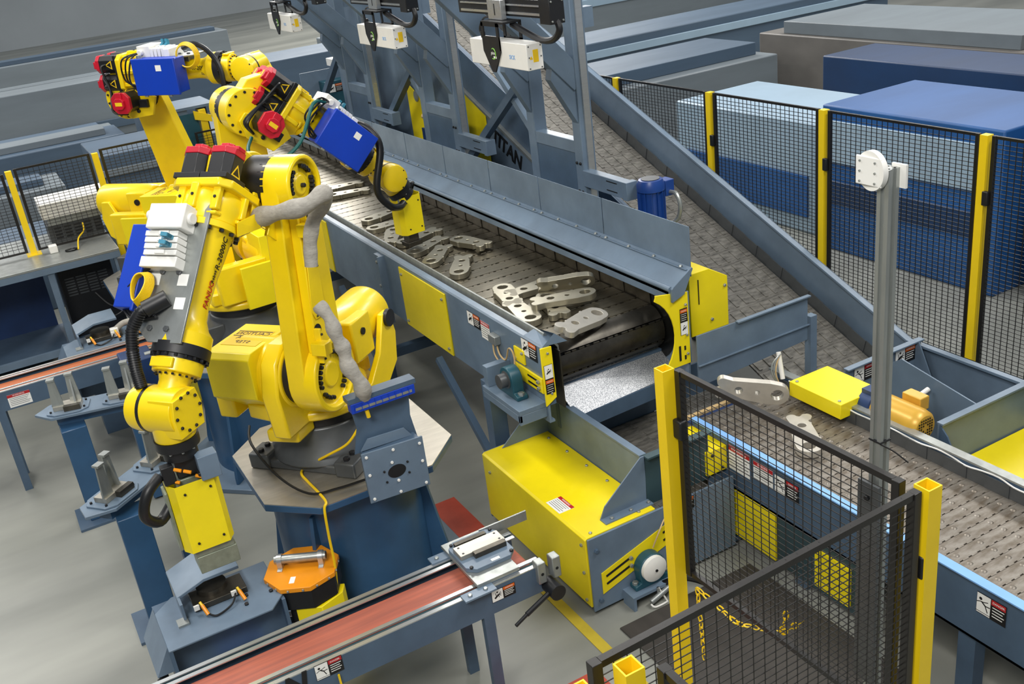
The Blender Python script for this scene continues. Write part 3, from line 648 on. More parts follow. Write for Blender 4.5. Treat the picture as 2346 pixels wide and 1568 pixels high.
# bearing
bk = obj('bearing_bracket', B().prism([(5.06, 1.04), (5.56, 1.04), (5.56, 1.075), (5.06, 1.075)], (2.50, 0, 0), Y_, Z_, X_*.2).b2((2.52, 5.50, 1.075), (2.70, 5.56, 1.22)).b2((2.5, 5.06, .99), (2.52, 5.56, 1.04)).b2((2.5, 5.06, .97), (2.70, 5.08, 1.04)), STB, mc, bev=.003)
bb = B(); bb.prism([(-.13, 0), (.13, 0), (.13, .03), (.085, .04)]+[(cos(a)*.085, .115+sin(a)*.085) for a in [pi*i/12 for i in range(13)]]+[(-.085, .04), (-.13, .03)], (2.56, 5.31, 1.075), Y_, Z_, X_*.08)
br = obj('pillow_block', bb, TQB, bk, bev=.006)
b = B(); b.lathe((2.565, 5.31, 1.19), -X_, [(0, .06), (.008, .06), (.012, .048), (.06, .048), (.062, .04)], 24); obj('shaft_end', b, DGR, bk)
bolts(bk, [(2.60, 5.31+d, 1.105) for d in (-.11, .11)], Z_, .022, .02, GAL)
# joint flanges, legs and cross braces on the left side
for y in (7.62, 10.6):
    b = B(); b.b2((2.66, y-.03, .84), (2.70, y+.10, 1.44)); b.b2((2.64, y-.03, .84), (2.66, y-.015, 1.44)); jf = obj('joint_flange', b, STB, mc)
    bolts(jf, [(2.66, y+.045, z) for z in (.95, 1.17, 1.38)], -X_, .014, .01, GAL)
for y in (5.75, 7.9, 10.3, 12.7):
    for x in (2.66, 3.86):
        obj('leg', B().b2((x-.06, y-.05, .012), (x+.06, y+.05, 1.0)).b2((x-.1, y-.09, 0), (x+.1, y+.09, .012)), STD, mc, bev=.004)
    obj('cross_beam', B().b2((2.72, y-.04, .4), (3.80, y+.04, .48)), STD, mc)
    obj('brace', B().bar((2.66, y+.05, .2), (2.66, y+.9, .84), .05, .05), STD, mc)
# right side: pipe edge, sloped guard and shield panels
obj('edge_pipe', B().cyl((3.705, 5.04, 1.555), (3.705, 13.9, 1.555), .02, n=12), STB, mc)
obj('right_frame', B().b2((3.835, 5.06, .86), (3.85, 13.9, 1.50)).b2((3.70, 5.06, 1.515), (3.715, 13.9, 1.545)), STB, mc)
obj('sloped_guard', B().prism([(3.70, 1.56), (3.715, 1.574), (3.87, 1.672), (3.88, 1.66), (3.80, 1.50), (3.70, 1.465)], (0, 5.02, 0), X_, Z_, Y_*8.9), STB, mc, bev=.003)
sy = [5.03, 6.05, 6.96, 7.82, 8.73, 9.64, 10.52, 11.45, 12.4]
for i in range(len(sy)-1):
    a, c = sy[i], sy[i+1]
    p = obj('shield_panel', B().b2((3.872, a+.006, 1.60), (3.878, c-.006, 1.945)).b2((3.83, a+.006, 1.655), (3.872, c-.006, 1.661)), STB, mc, bev=.002)
    bolts(p, [(3.845, a+(c-a)*t, 1.661) for t in (.07, .36, .65, .93)], Z_+X_*-.6, .012, .012, GAL)
# right end plate with the round cut-out
o8 = [(3.84, .98), (3.84, 1.50), (3.58, 1.545), (3.58, 1.53)]+[(3.42+cos(a)*.30, 1.22+sin(a)*.33) for a in [radians(k) for k in range(60, -41, -10)]]+[(3.70, .98)]
ep = obj('end_plate', B().prism(o8, (0, 5.04, 0), X_, Z_, Y_*.012), LEM, mc, 'yellow end plate with a curved cut-out and black scuffs', bev=.002)
obj('end_plate_side', B().b2((3.84, 5.045, .98), (3.852, 5.3, 1.5)), STB, mc)
bolts(ep, [(3.815, 5.04, z) for z in (1.42, 1.2, 1.06)], -Y_, .01, .01, GAL)
b = B().b2((3.745, 5.036, 1.02), (3.76, 5.042, 1.13)).b2((3.79, 5.036, 1.09), (3.802, 5.042, 1.12)).b2((3.79, 5.036, 1.02), (3.802, 5.042, 1.05))
obj('slot', b, BLK, ep, smooth=False, kind='stuff')
sticker(mc, (3.797, 5.038, 1.30), X_, Z_, .062, .19, 'warning')
b = B().prism([(3.95, 1.09), (4.28, 1.09), (4.28, 1.46), (4.12, 1.555), (3.95, 1.555)], (0, 5.16, 0), X_, Z_, Y_*.5)
dg = obj('drive_guard', b, LEM, mc, 'yellow sheet metal drive guard', bev=.004)
obj('guard_seam', B().b2((4.02, 5.155, 1.32), (4.026, 5.162, 1.5)), BLK, dg, smooth=False)
bolts(dg, [(4.13, 5.16, 1.18), (4.25, 5.16, 1.4)], -Y_, .012, .01, GAL)
# speckled chute under the drum
b = B(); b.add([(2.95, 5.40, 1.0), (3.85, 5.42, 1.0), (3.85, 5.42, .99), (2.95, 5.40, .99), (2.98, 5.17, .82), (3.85, 5.19, .85), (3.85, 5.19, .84), (2.98, 5.17, .81)], [(0, 4, 5, 1), (3, 2, 6, 7), (0, 1, 2, 3), (4, 7, 6, 5), (0, 3, 7, 4), (1, 5, 6, 2)])
obj('chute', b, CHU, mc, 'speckled bright steel chute plate', smooth=False)
obj('chute_lip', B().prism([(-.45, -.02), (.43, .01), (.43, -.10), (-.45, -.13)], (3.42, 5.165, .84), X_, Z_, Y_*.012), STD, mc)
obj('chute_support', B().b2((2.95, 5.36, .66), (3.84, 5.40, .98)), STD, mc)

# ------------------------------------------------------------------ steel brackets
def bracket_outline():
    P = []
    def arc(cx, cy, r, a0, a1, n=10):
        for i in range(n+1): a = radians(a0+(a1-a0)*i/n); P.append((cx+cos(a)*r, cy+sin(a)*r))
    arc(0, 0, .078, 95, 265, 16)
    P.append((.06, -.082)); arc(.085, -.075, .014, 190, 350, 6); P.append((.11, -.078))
    P.append((.27, -.062)); arc(.30, -.07, .02, 170, 10, 6); arc(.36, -.045, .036, 250, 400, 8)
    arc(.385, 0, .018, 260, 100, 6); arc(.36, .045, .036, -40, 110, 8); P.append((.30, .07)); P.append((.06, .084))
    return P
BM = plate_mesh(bracket_outline(), [(0, 0, .040), (.13, 0, .017), (.25, 0, .027)], .045)
BM.materials.clear(); BM.materials.append(BRK)
BM2 = BM.copy(); BM2.materials.clear(); BM2.materials.append(BRW)
def bracket(p, q, z, label, tilt=0, roll_=0, s=1, me=None, group='steel brackets on the wide belt'):
    d = V((q[0]-p[0], q[1]-p[1], 0)); a = math.atan2(d.y, d.x)
    o = bpy.data.objects.new('steel_bracket', me or BM); COL.objects.link(o)
    o.matrix_world = M.Translation((p[0], p[1], z)) @ M.Rotation(a, 4, 'Z') @ M.Rotation(tilt, 4, 'Y') @ M.Rotation(roll_, 4, 'X') @ M.Scale(s, 4)
    return tag(o, label, 'bracket', group)
zb = ZB+.004
bracket((3.17, 6.42), (3.06, 6.06), zb, 'flat steel bracket at the left back of the near heap, fork towards the camera')
bracket((3.52, 6.27), (3.28, 6.27), zb, 'flat steel bracket at the back of the near heap, big hole to the right')
bracket((3.60, 5.92), (3.34, 6.08), zb+.10, 'steel bracket tipped up on its edge on top of the near heap', tilt=radians(3), roll_=radians(58), s=.9)
bracket((3.49, 5.76), (3.30, 5.84), zb+.055, 'steel bracket lying across another, lower right of the near heap', tilt=radians(2))
bracket((3.32, 6.03), (3.23, 5.72), zb, 'steel bracket mostly hidden under the crossed one in the near heap')
bracket((3.03, 5.76), (3.07, 6.02), zb, 'flat steel bracket of the near heap against the left guard, big hole towards the camera')
bracket((3.36, 5.44), (3.08, 5.33), zb+.03, 'pale steel bracket tipping over the end drum, away from the heap', tilt=radians(-6), roll_=radians(-14), me=BM2)
bracket((3.13, 9.03), (3.36, 9.09), zb, 'steel bracket left of the yellow gripper, uppermost of the pair by the left guard')
bracket((3.06, 8.72), (3.27, 8.72), zb, 'steel bracket left of the yellow gripper, lower of the pair by the left guard')
bracket((3.17, 8.50), (3.03, 8.26), zb, 'steel bracket with its fork at the left guard, just below the gripper')
bracket((3.10, 8.10), (3.30, 8.15), zb, 'short looking steel bracket lying right under the gripper magnet')
bracket((3.05, 7.77), (3.29, 7.88), zb, 'steel bracket pointing right, first one below the gripper')
bracket((3.04, 7.42), (3.19, 7.58), zb, 'steel bracket in the middle of the belt row below the gripper, partly over the next')
bracket((3.46, 7.74), (3.53, 7.40), zb+.01, 'steel bracket lying alone near the belt centre, right of the gripper row', tilt=radians(-2))
bracket((3.09, 7.00), (3.23, 7.22), zb, 'steel bracket nearest the camera in the middle row, by the left guard')
bracket((3.20, 10.23), (3.40, 10.17), zb, 'dark steel bracket at the far end, next to the grey cable sleeve')
bracket((3.25, 10.52), (3.45, 10.50), zb, 'dark steel bracket farthest away on the belt, behind the sleeve')

# ------------------------------------------------------------------ cross conveyor with the yellow tail box
cc = thing('cross_conveyor', 'low cross conveyor with a big yellow tail box and a blue grey hopper', 'conveyor', (3.2, 5, 0))
b = B(); b.prism([(2.44, .06), (2.44, .545), (2.455, .557), (2.95, .557), (2.95, .54), (2.46, .54), (2.46, .06)], (0, 4.30, 0), X_, Z_, Y_*1.30)
yb = obj('tail_cover', b, LEM, cc, 'large bent yellow sheet cover', bev=.003)
bolts(yb, [(2.90, y, .557) for y in (4.5, 4.74, 4.98, 5.22, 5.46)]+[(2.50, 4.33, .557), (2.85, 4.33, .557)], Z_, .011, .01, GAL)
bolts(yb, [(2.44, 4.34, z) for z in (.1, .3, .5)]+[(2.44, 5.5, .45)], -X_, .011, .01, GAL)
fp = obj('end_frame', B().b2((2.45, 4.285, .03), (3.55, 4.30, .55)), STB, cc, bev=.003)
bolts(fp, [(2.50, 4.285, z) for z in (.10, .46)], -Y_, .016, .012, STD)
obj('back_frame', B().b2((2.45, 5.60, .03), (3.9, 5.615, .55)), STB, cc)
obj('underside', B().b2((2.5, 4.31, .03), (4.5, 5.59, .05)), STD, cc)
for z, x0, x1 in ((.22, 2.52, 3.10),):
    sp = obj('slotted_plate', B().add([(2.52, 4.28, .135), (3.11, 4.28, .31), (3.11, 4.28, .455), (2.52, 4.28, .285), (2.52, 4.286, .135), (3.11, 4.286, .31), (3.11, 4.286, .455), (2.52, 4.286, .285)], [(0, 1, 2, 3), (7, 6, 5, 4), (0, 4, 5, 1), (1, 5, 6, 2), (2, 6, 7, 3), (3, 7, 4, 0)]), LEM, cc, 'yellow slotted take-up plate', smooth=False)
    sl = (.175)/.59
    for a, c, q in ((2.55, 2.74, .055), (2.55, 2.74, .11), (2.98, 3.08, .05), (2.98, 3.08, .105)):
        za = .135+(a-2.52)*sl+q; zc = .135+(c-2.52)*sl+q
        obj('slot', B().bar((a, 4.279, za), (c, 4.279, zc), .004, .014), BLK, sp, smooth=False)
        bolts(sp, [(c-.01, 4.277, zc)], -Y_, .014, .012, GAL)
bb = B(); bb.prism([(-.13, 0), (.13, 0), (.13, .03), (.085, .04)]+[(cos(a)*.095, .12+sin(a)*.095) for a in [pi*i/12 for i in range(13)]]+[(-.085, .04), (-.13, .03)], (2.84, 4.28, .10), X_, Z_, -Y_*.07)
pb = obj('pillow_block', bb, TQB, cc, bev=.006)
bolts(pb, [(2.84+d, 4.245, .13) for d in (-.11, .11)], Z_, .02, .02, GAL)
b = B(); b.lathe((2.84, 4.215, .225), -Y_, [(0, .085), (.03, .085), (.04, .06), (.045, .02)], 32); dc = obj('white_disc', b, WHT, cc, 'round white plastic sensor disc')
obj('hub', B().cyl((2.84, 4.172, .225), (2.84, 4.165, .225), .009), BLK, dc)
obj('bearing_shelf', B().b2((2.66, 4.17, .08), (3.03, 4.285, .10)).b2((2.66, 4.17, .0), (2.68, 4.285, .08)), STB, cc)
b = B(); b.cyl((2.77, 4.15, -.0+.035), (2.92, 4.16, .075), .018, n=12); b.cyl((2.84, 4.165, .10), (2.84, 4.165, .05), .012, n=10); sb = obj('proximity_sensor', b, GAL, cc, kind=None)
obj('sensor_cable', B().tube([(2.84, 4.16, .1), (2.88, 4.14, .0), (2.86, 4.12, -.0+.01), (2.78, 4.12, .012), (2.76, 4.14, .03)], .006, 6), WHT, sb)
obj('tan_cable', B().tube([(2.88, 4.25, .33), (2.92, 4.24, .42), (3.0, 4.26, .5), (3.12, 4.27, .53)], .005, 6), TAN, cc)
obj('black_hose', B().tube([(2.9, 4.2, .08), (3.0, 4.1, .14), (3.1, 4.0, .1), (3.15, 3.95, .012)], .022, 8), RUB, cc)
sticker(cc, (3.13, 4.283, .50), X_, Z_, .2, .085, 'warning')
sticker(cc, (2.52, 4.70, .558), -Y_, X_, .16, .11, 'notice')
# hopper
b = B(); b.b2((2.955, 4.42, .55), (2.967, 5.56, .86)); b.b2((2.945, 4.42, .86), (2.995, 5.56, .872)); hp = obj('hopper_wall', b, STB, cc)
b = B(); b.prism([(2.62, .557), (2.96, .557), (2.97, .87), (2.94, .87), (2.66, .64)], (0, 4.40, 0), X_, Z_, Y_*.008); obj('hopper_gusset', b, STB, cc, smooth=False)
b = B(); b.prism([(2.58, .557), (2.96, .557), (2.97, .87), (2.94, .87), (2.70, .66)], (0, 5.555, 0), X_, Z_, Y_*.008); obj('hopper_gusset', b, STB, cc, smooth=False)
b = B(); b.b2((2.62, 4.34, .557), (2.97, 4.405, .565)); hf = obj('hopper_flange', b, STB, cc)
bolts(hf, [(x, 4.365, .565) for x in (2.68, 2.82, 2.95)], Z_, .012, .012, GAL)
obj('hopper_front', B().b2((2.965, 4.40, .52), (3.45, 4.412, .86)).b2((2.965, 4.36, .86), (3.45, 4.415, .872)), TEA, cc, smooth=False)
cb = B(); n = 8
for i in range(n): cb.b2((-.072, -.52+i*.135, -.004), (.072, -.52+i*.135+.05, .004))
cb.b2((-.078, -.54, -.014), (.078, .54, 0)); cb.cyl((-.08, -.54, -.008), (-.08, .54, -.008), .011, n=6)
belt(cc, cb, SL3, [((3.03+.16*k, 4.98, .40), (0, 0, 0)) for k in range(9)])
obj('back_wall', B().b2((2.97, 5.53, .40), (4.47, 5.545, .66)), STD, cc)
obj('front_wall', B().b2((3.45, 4.40, .40), (4.45, 4.412, .52)), STD, cc)
dp = obj('deflector_plate', B().prism([(3.86, .80), (4.86, .84), (4.86, 1.18), (4.60, 1.18), (3.86, 1.185)], (0, 4.99, 0), X_, Z_, Y_*.012).b2((4.20, 4.965, 1.178), (4.87, 5.0, 1.19)).b2((3.86, 4.975, .955), (4.87, 4.99, .965)), STB, cc, 'scuffed blue grey deflector plate', bev=.002)
obj('deflector_post', B().b2((4.87, 4.97, .02), (4.93, 5.03, 1.02)), STB, cc)

# ------------------------------------------------------------------ infeed conveyor with the light blue rail
ic = thing('infeed_conveyor', 'conveyor with rusty studded steel slats and a light blue edge strip, at right', 'conveyor', (3.95, 3, 0))
p8 = .08
sb_ = B(); sb_.b2((-.35, -p8/2+.004, -.012), (.35, p8/2-.004, 0))
for i in range(11): sb_.cyl((-.34+i*.064, -p8/2, -.006), (-.34+i*.064+.04, -p8/2, -.006), .009, n=6)
for i in range(4): sb_.lathe((-.27+i*.18, .004, -.001), Z_, [(0, .017), (.004, .013), (.006, .004)], 8)
belt(ic, sb_, SL2, [((3.965+(.045 if k % 2 else -.0)*0, 4.68-p8*k, .75), (0, 0, 0)) for k in range(40)])
obj('left_side', B().b2((3.585, 1.4, .42), (3.60, 4.72, .77)).b2((3.585, 1.4, .42), (3.63, 4.72, .435)), STD, ic)
obj('blue_edge_strip', B().b2((3.565, 1.4, .768), (3.622, 4.72, .776)), SKY, ic, 'light blue protective strip')
obj('right_side', B().b2((4.32, 1.4, .42), (4.335, 4.72, .85)), STD, ic)
obj('right_rail', B().b2((4.315, 1.4, .85), (4.375, 4.80, .862)), GAL, ic)
wv = B(); wv.b2((-.003, -.075, -.01), (.003, .075, .075)); belt(ic, wv, DGR, [((4.305+.004*(k % 2), 4.62-.135*k, .755), (0, 0, 0)) for k in range(22)], 'belt_wing')
obj('white_cable', B().tube([(4.31+.006*sin(k*2.1), 4.6-k*.1, .838+.008*sin(k*1.7)) for k in range(30)], .005, 5, 3), WHT, ic)
obj('head_gap', B().b2((3.60, 4.73, .70), (4.32, 4.80, .71)), NAV, ic)
obj('head_lip', B().b2((3.60, 4.80, .705), (4.1, 4.83, .73)), TAN, ic)
dg = obj('drive_guard', B().prism([(4.38, .55), (4.72, .55), (4.72, .72), (4.38, .72)], (3.42, 0, 0), Y_, Z_, X_*.16), LEM, ic, 'small yellow guard box', bev=.003)
bolts(dg, [(3.46, 4.38, .69), (3.54, 4.38, .58)], -Y_, .009, .008, BLK)
obj('lower_panel', B().b2((3.58, 3.95, .08), (3.594, 4.55, .42)), LEM, ic, 'yellow lower panel')
obj('lower_panel', B().b2((3.58, 3.35, .10), (3.594, 3.62, .36)), LEM, ic, 'yellow lower panel')
obj('lower_frame', B().b2((3.596, 3.2, .06), (3.61, 4.7, .42)), TEA, ic)
for y in (4.6, 3.75, 2.6, 1.7):
    obj('leg', B().b2((3.60, y-.05, 0), (3.68, y+.05, .42)), STD, ic); obj('leg', B().b2((4.25, y-.05, 0), (4.33, y+.05, .42)), STD, ic)
sticker(ic, (3.583, 4.27, .65), -Y_, Z_, .2, .17, 'notice'); sticker(ic, (3.583, 4.05, .66), -Y_, Z_, .17, .12, 'notice'); sticker(ic, (3.583, 3.85, .655), -Y_, Z_, .2, .12, 'danger')
sticker(ic, (3.583, 2.47, .66), -Y_, Z_, .16, .12, 'danger')
cv = obj('drive_cover', B().b2((4.22, 4.05, .80), (4.56, 4.50, .905)), LEM, ic, 'flat yellow drive cover', bev=.004)
bolts(cv, [(4.25, y, .905) for y in (4.09, 4.46)], Z_, .011, .008, GAL)
b = B(); b.lathe((4.46, 4.05, .84), -Y_, [(0, .07), (.02, .09), (.10, .09), (.11, .105), (.38, .105), (.42, .098), (.44, .08)], 32)
mo = obj('gear_motor', b, GLD, ic, 'gold painted electric motor')
b = B()
for i in range(7):
    for k in range(7):
        x, z = (i-3)*.018, (k-3)*.018
        if .022 < math.hypot(x, z) < .066: b.cyl((4.46+x, 3.609, .84+z), (4.46+x, 3.607, .84+z), .0062, n=6)
obj('fan_grille', b, BLK, mo, kind='stuff')
obj('terminal_box', B().b2((4.54, 3.72, .87), (4.62, 3.86, .96)), GLD, mo, bev=.006)
b = B(); b.lathe((4.46, 4.06, .84), -Y_, [(0, .1), (.09, .1), (.1, .085)], 24); b.box((4.46, 4.02, .94), (.1, .08, .03)); obj('gear_head', b, NAV, mo)
b = B(); b.cyl((4.60, 4.0, .70), (4.95, 4.0, .78), .017, n=12); pp = obj('white_pipe', b, WHT, ic); obj('pipe_clip', B().cyl((4.8, 4.0, .742), (4.83, 4.0, .75), .024, n=12), GAL, pp)
obj('yellow_plug', B().cyl((4.90, 3.99, .74), (4.90, 3.98, .66), .01, n=8), YCB, pp)
b = B(); b.cyl((4.22, 4.56, .90), (4.24, 4.62, 1.07), .016, n=10); pp = obj('cable_riser', b, WHT, ic)
for k in range(3): obj('cable', B().tube([(4.24, 4.60, 1.06), (4.20-.02*k, 4.59, 1.02), (4.17-.015*k, 4.57, .95), (4.19, 4.55, .86)], .005, 5), GAL if k else TAN, pp)
# brackets here
bracket((3.86, 3.95), (4.05, 4.23), .756, 'pale bracket lying flat on the studded slats, big hole towards the camera', me=BM2, s=1.0, group='pale brackets on the infeed conveyor')
o = bracket((4.06, 4.44), (3.83, 4.60), .88, 'pale bracket tumbling upright off the end of the studded conveyor', tilt=radians(-12), roll_=radians(82), me=BM2, group='pale brackets on the infeed conveyor')

# ------------------------------------------------------------------ incline conveyor
nc = thing('incline_conveyor', 'steep incline conveyor with tall blue grey side walls along the right fence', 'conveyor', (5, 6, 0))
sl = .408; yk = 4.62
ztop = lambda y: .765 if y < yk else .765+sl*(y-yk)
def wallprof(x, y0, y1, h0=0, h1=-.42):
    P = [(y0, ztop(y0)+h0), (y0, ztop(y0)+h1), (yk, ztop(yk)+h1), (y1, ztop(y1)+h1), (y1, ztop(y1)+h0), (yk, ztop(yk)+h0)]
    return P
b = B(); b.prism(wallprof(5.5, 2.6, 13.0, 0, -.75), (5.5, 0, 0), Y_, Z_, X_*.012)
b.prism([(p[0], p[1]) for p in [(2.6, .765), (yk, .765), (13.0, ztop(13)), (13.0, ztop(13)-.02), (yk, .745), (2.6, .745)]], (5.455, 0, 0), Y_, Z_, X_*.057); rw = obj('side_wall', b, STB, nc, bev=.002)
b = B(); b.prism([(5.6, ztop(5.6)), (5.6, ztop(5.6)-.40), (13.0, ztop(13)-.40), (13.0, ztop(13))], (4.49, 0, 0), Y_, Z_, X_*.012)
b.prism([(5.6, ztop(5.6)), (13.0, ztop(13)), (13.0, ztop(13)-.02), (5.6, ztop(5.6)-.02)], (4.48, 0, 0), Y_, Z_, X_*.05); obj('side_wall', b, STD, nc, bev=.002)
obj('side_ledge', B().prism([(5.6, ztop(5.6)-.39), (13, ztop(13)-.40), (13, ztop(13)-.42), (5.6, ztop(5.6)-.42)], (4.45, 0, 0), Y_, Z_, X_*.05), GAL, nc)
sk = obj('side_skirt', B().prism([(6.6, ztop(6.6)-.40), (13, ztop(13)-.40), (13, .9), (8.0, .9), (6.6, .85)], (4.475, 0, 0), Y_, Z_, X_*.012), STB, nc)
text('TITAN', .20, (4.470, 8.57, 1.80), V((0, -1, -.40)), V((0, -.40, 1)), LBK, sk, .003, bold=.004)
yp = obj('yellow_panel', B().prism([(9.66, ztop(9.66)-.42), (8.92, ztop(8.92)-.42), (8.92, 1.55), (9.66, 1.55)], (4.455, 0, 0), Y_, Z_, X_*.01), LEM, nc, 'yellow guard panel')
yp = obj('yellow_panel', B().prism([(10.75, 2.25), (10.1, 2.0), (10.1, 1.5), (10.75, 1.5)], (4.44, 0, 0), Y_, Z_, X_*.01), LEM, nc, 'yellow guard panel')
ang = math.atan(sl); pl = []; zb_ = .385
y = 2.9
while y < yk-.05: pl.append(((4.995, y, ztop(y)-zb_), (0, 0, 0))); y += .16
y = yk+.03
while y < 13: pl.append(((4.995, y, ztop(y)-zb_), (ang, 0, 0))); y += .16*cos(ang)
cb = B(); cb.b2((-.445, -.076, -.014), (.445, .076, 0)); cb.cyl((-.445, -.08, -.008), (.445, -.08, -.008), .011, n=6)
for i in range(9): cb.b2((-.42+i*.1, -.06, -.002), (-.42+i*.1+.03, .06, .006))
belt(nc, cb, SL3, pl)
wb = B(); wb.prism([(-.09, -.01), (.09, -.01), (.09, .10), (-.075, .10)], (0, 0, 0), Y_, Z_, X_*.005)
belt(nc, wb, DGR, [((5.445+.006*(i % 2), l[1], l[2]), rt) for i, (l, rt) in enumerate(pl)], 'belt_wing')
for yy in (7.0, 9.0, 12.8):
    for x in (4.55, 5.44): obj('leg', B().b2((x-.05, yy-.05, 0), (x+.05, yy+.05, ztop(yy)-.5)), STD, nc)
b = B(); b.b2((4.75, 4.52, .42), (5.49, 4.535, .80)); b.b2((4.75, 4.49, .795), (5.49, 4.54, .807)); b.b2((4.72, 4.44, .40), (5.49, 4.54, .42)); fw = obj('tail_hopper_wall', b, STB, nc, bev=.002)
obj('hopper_gusset', B().prism([(4.30, .42), (4.52, .42), (4.52, .80), (4.49, .80)], (5.43, 0, 0), Y_, Z_, X_*.01), STB, nc, smooth=False)
sticker(nc, (4.93, 4.518, .72), X_, Z_, .2, .12, 'danger'); sticker(nc, (5.33, 4.518, .72), X_, Z_, .2, .12, 'warning')
obj('tail_cover', B().prism([(2.55, .10), (2.55, .53), (2.57, .545), (3.55, .545), (3.55, .53), (2.58, .53), (2.58, .10)], (4.52, 0, 0), Y_, Z_, X_*1.05), LEM, nc, 'yellow sheet tail cover', bev=.003)
b = B(); b.b2((4.52, 3.56, .53), (5.49, 3.572, .86)); b.b2((4.52, 3.535, .86), (5.49, 3.58, .872)); obj('tail_hopper_wall', b, STB, nc)
obj('hopper_gusset', B().prism([(3.56, .545), (3.36, .545), (3.50, .80), (3.56, .86)], (4.52, 0, 0), Y_, Z_, X_*.01), STD, nc, smooth=False)
obj('side_plate', B().prism([(3.6, .35), (4.40, .35), (4.40, .80), (4.25, .90), (3.6, .78)], (4.98, 0, 0), Y_, Z_, X_*.01), STB, nc, smooth=False); obj('side_plate', B().b2((4.5, 3.6, .1), (4.512, 4.4, .55)), STB, nc)

# ------------------------------------------------------------------ scanner gantry frames
def gantry(y0, y1, label, arm):
    t = thing('scanner_gantry', label, 'gantry', (4.2, (y0+y1)/2, 0), 'scanner gantry frames')
    for y in (y0, y1):
        c = obj('column', B().b2((4.15, y-.06, .012), (4.27, y+.06, 3.75)), STB, t, bev=.008)
        obj('base_plate', B().b2((4.1, y-.1, 0), (4.3, y+.1, .012)), STB, t)
        obj('brace', B().bar((4.20, y, 2.66), (3.50, y, 3.42), .17, .10, (0, 1, 0)), STB, t, bev=.006)
        obj('gusset_plate', B().prism([(4.15, 2.35), (4.15, 2.62), (3.97, 2.84), (3.94, 2.72)], (0, y-.04, 0), X_, Z_, Y_*.08), STB, t)
        obj('overhead_beam', B().b2((2.5, y-.05, 3.66), (4.25, y+.05, 3.76)), STB, t)
        obj('side_lug', B().b2((4.25, y-.05, 3.05), (4.36, y+.05, 3.2)), STB, t)
    obj('column_strip', B().b2((4.19, y0-.075, 1.5), (4.245, y0-.05, 3.75)), ALU, t, 'bright aluminium profile strip')
    obj('cross_bar', B().b2((4.155, y0+.05, 2.10), (4.245, y1-.05, 2.20)), STB, t, bev=.004)
    obj('cover_plate', B().b2((4.16, y0+.05, 1.2), (4.17, y1-.05, 2.10)), STD, t)
    obj('diagonal_brace', B().bar((4.25, y1, 2.75), (4.25, y1+1.45, 1.72), .07, .07), STD, t)
    obj('diagonal_brace', B().bar((4.27, y1, 2.0), (4.27, y1+1.45, 3.25), .06, .06), STB, t)
    if arm:
        a = obj('cable_arm', B().b2((4.14, y0-.62, 1.85), (4.22, y0-.05, 1.98)), STB, t, bev=.004)
        obj('arm_cap', B().b2((4.13, y0-.66, 1.845), (4.23, y0-.60, 1.985)), STB, a, bev=.003)
        b = B()
        for z in (1.88, 1.95): b.b2((4.138, y0-.52, z), (4.141, y0-.38, z+.008))
        obj('arm_slot', b, BLK, a, kind='stuff')
        bolts(t, [(4.15, y0+d, z) for d in (-.02, .03) for z in (2.03, 1.80)], -X_, .012, .01, BLK)
    # linear rail for the scanner
    yr0, yr1 = y0-.95, y0+.25
    r = obj('rail_beam', B().b2((3.40, yr0, 3.29), (3.47, yr1, 3.40)), BLK, t)
    obj('rail_strip', B().b2((3.39, yr0+.02, 3.305), (3.40, yr1-.05, 3.32)), ALU, r); obj('rail_strip', B().b2((3.39, yr0+.02, 3.36), (3.40, yr1-.05, 3.37)), ALU, r)
    bx = obj('rail_end_box', B().b2((3.37, yr0-.13, 3.26), (3.48, yr0, 3.42)), BLK, t, bev=.004)
    bolts(bx, [(x, yr0-.13, z) for x in (3.385, 3.465) for z in (3.28, 3.40)], -Y_, .007, .005, GAL)
    obj('rail_hanger', B().b2((3.41, y0-.04, 3.40), (3.46, y0+.04, 3.66)), STB, t)
    return t
gantry(6.75, 7.47, 'nearest blue grey steel gantry frame, beside the blue motor', True)
gantry(8.98, 9.68, 'middle blue grey steel gantry frame behind the shield panels', True)
gantry(11.2, 11.9, 'farthest blue grey steel gantry frame, next to the blue upright', True)
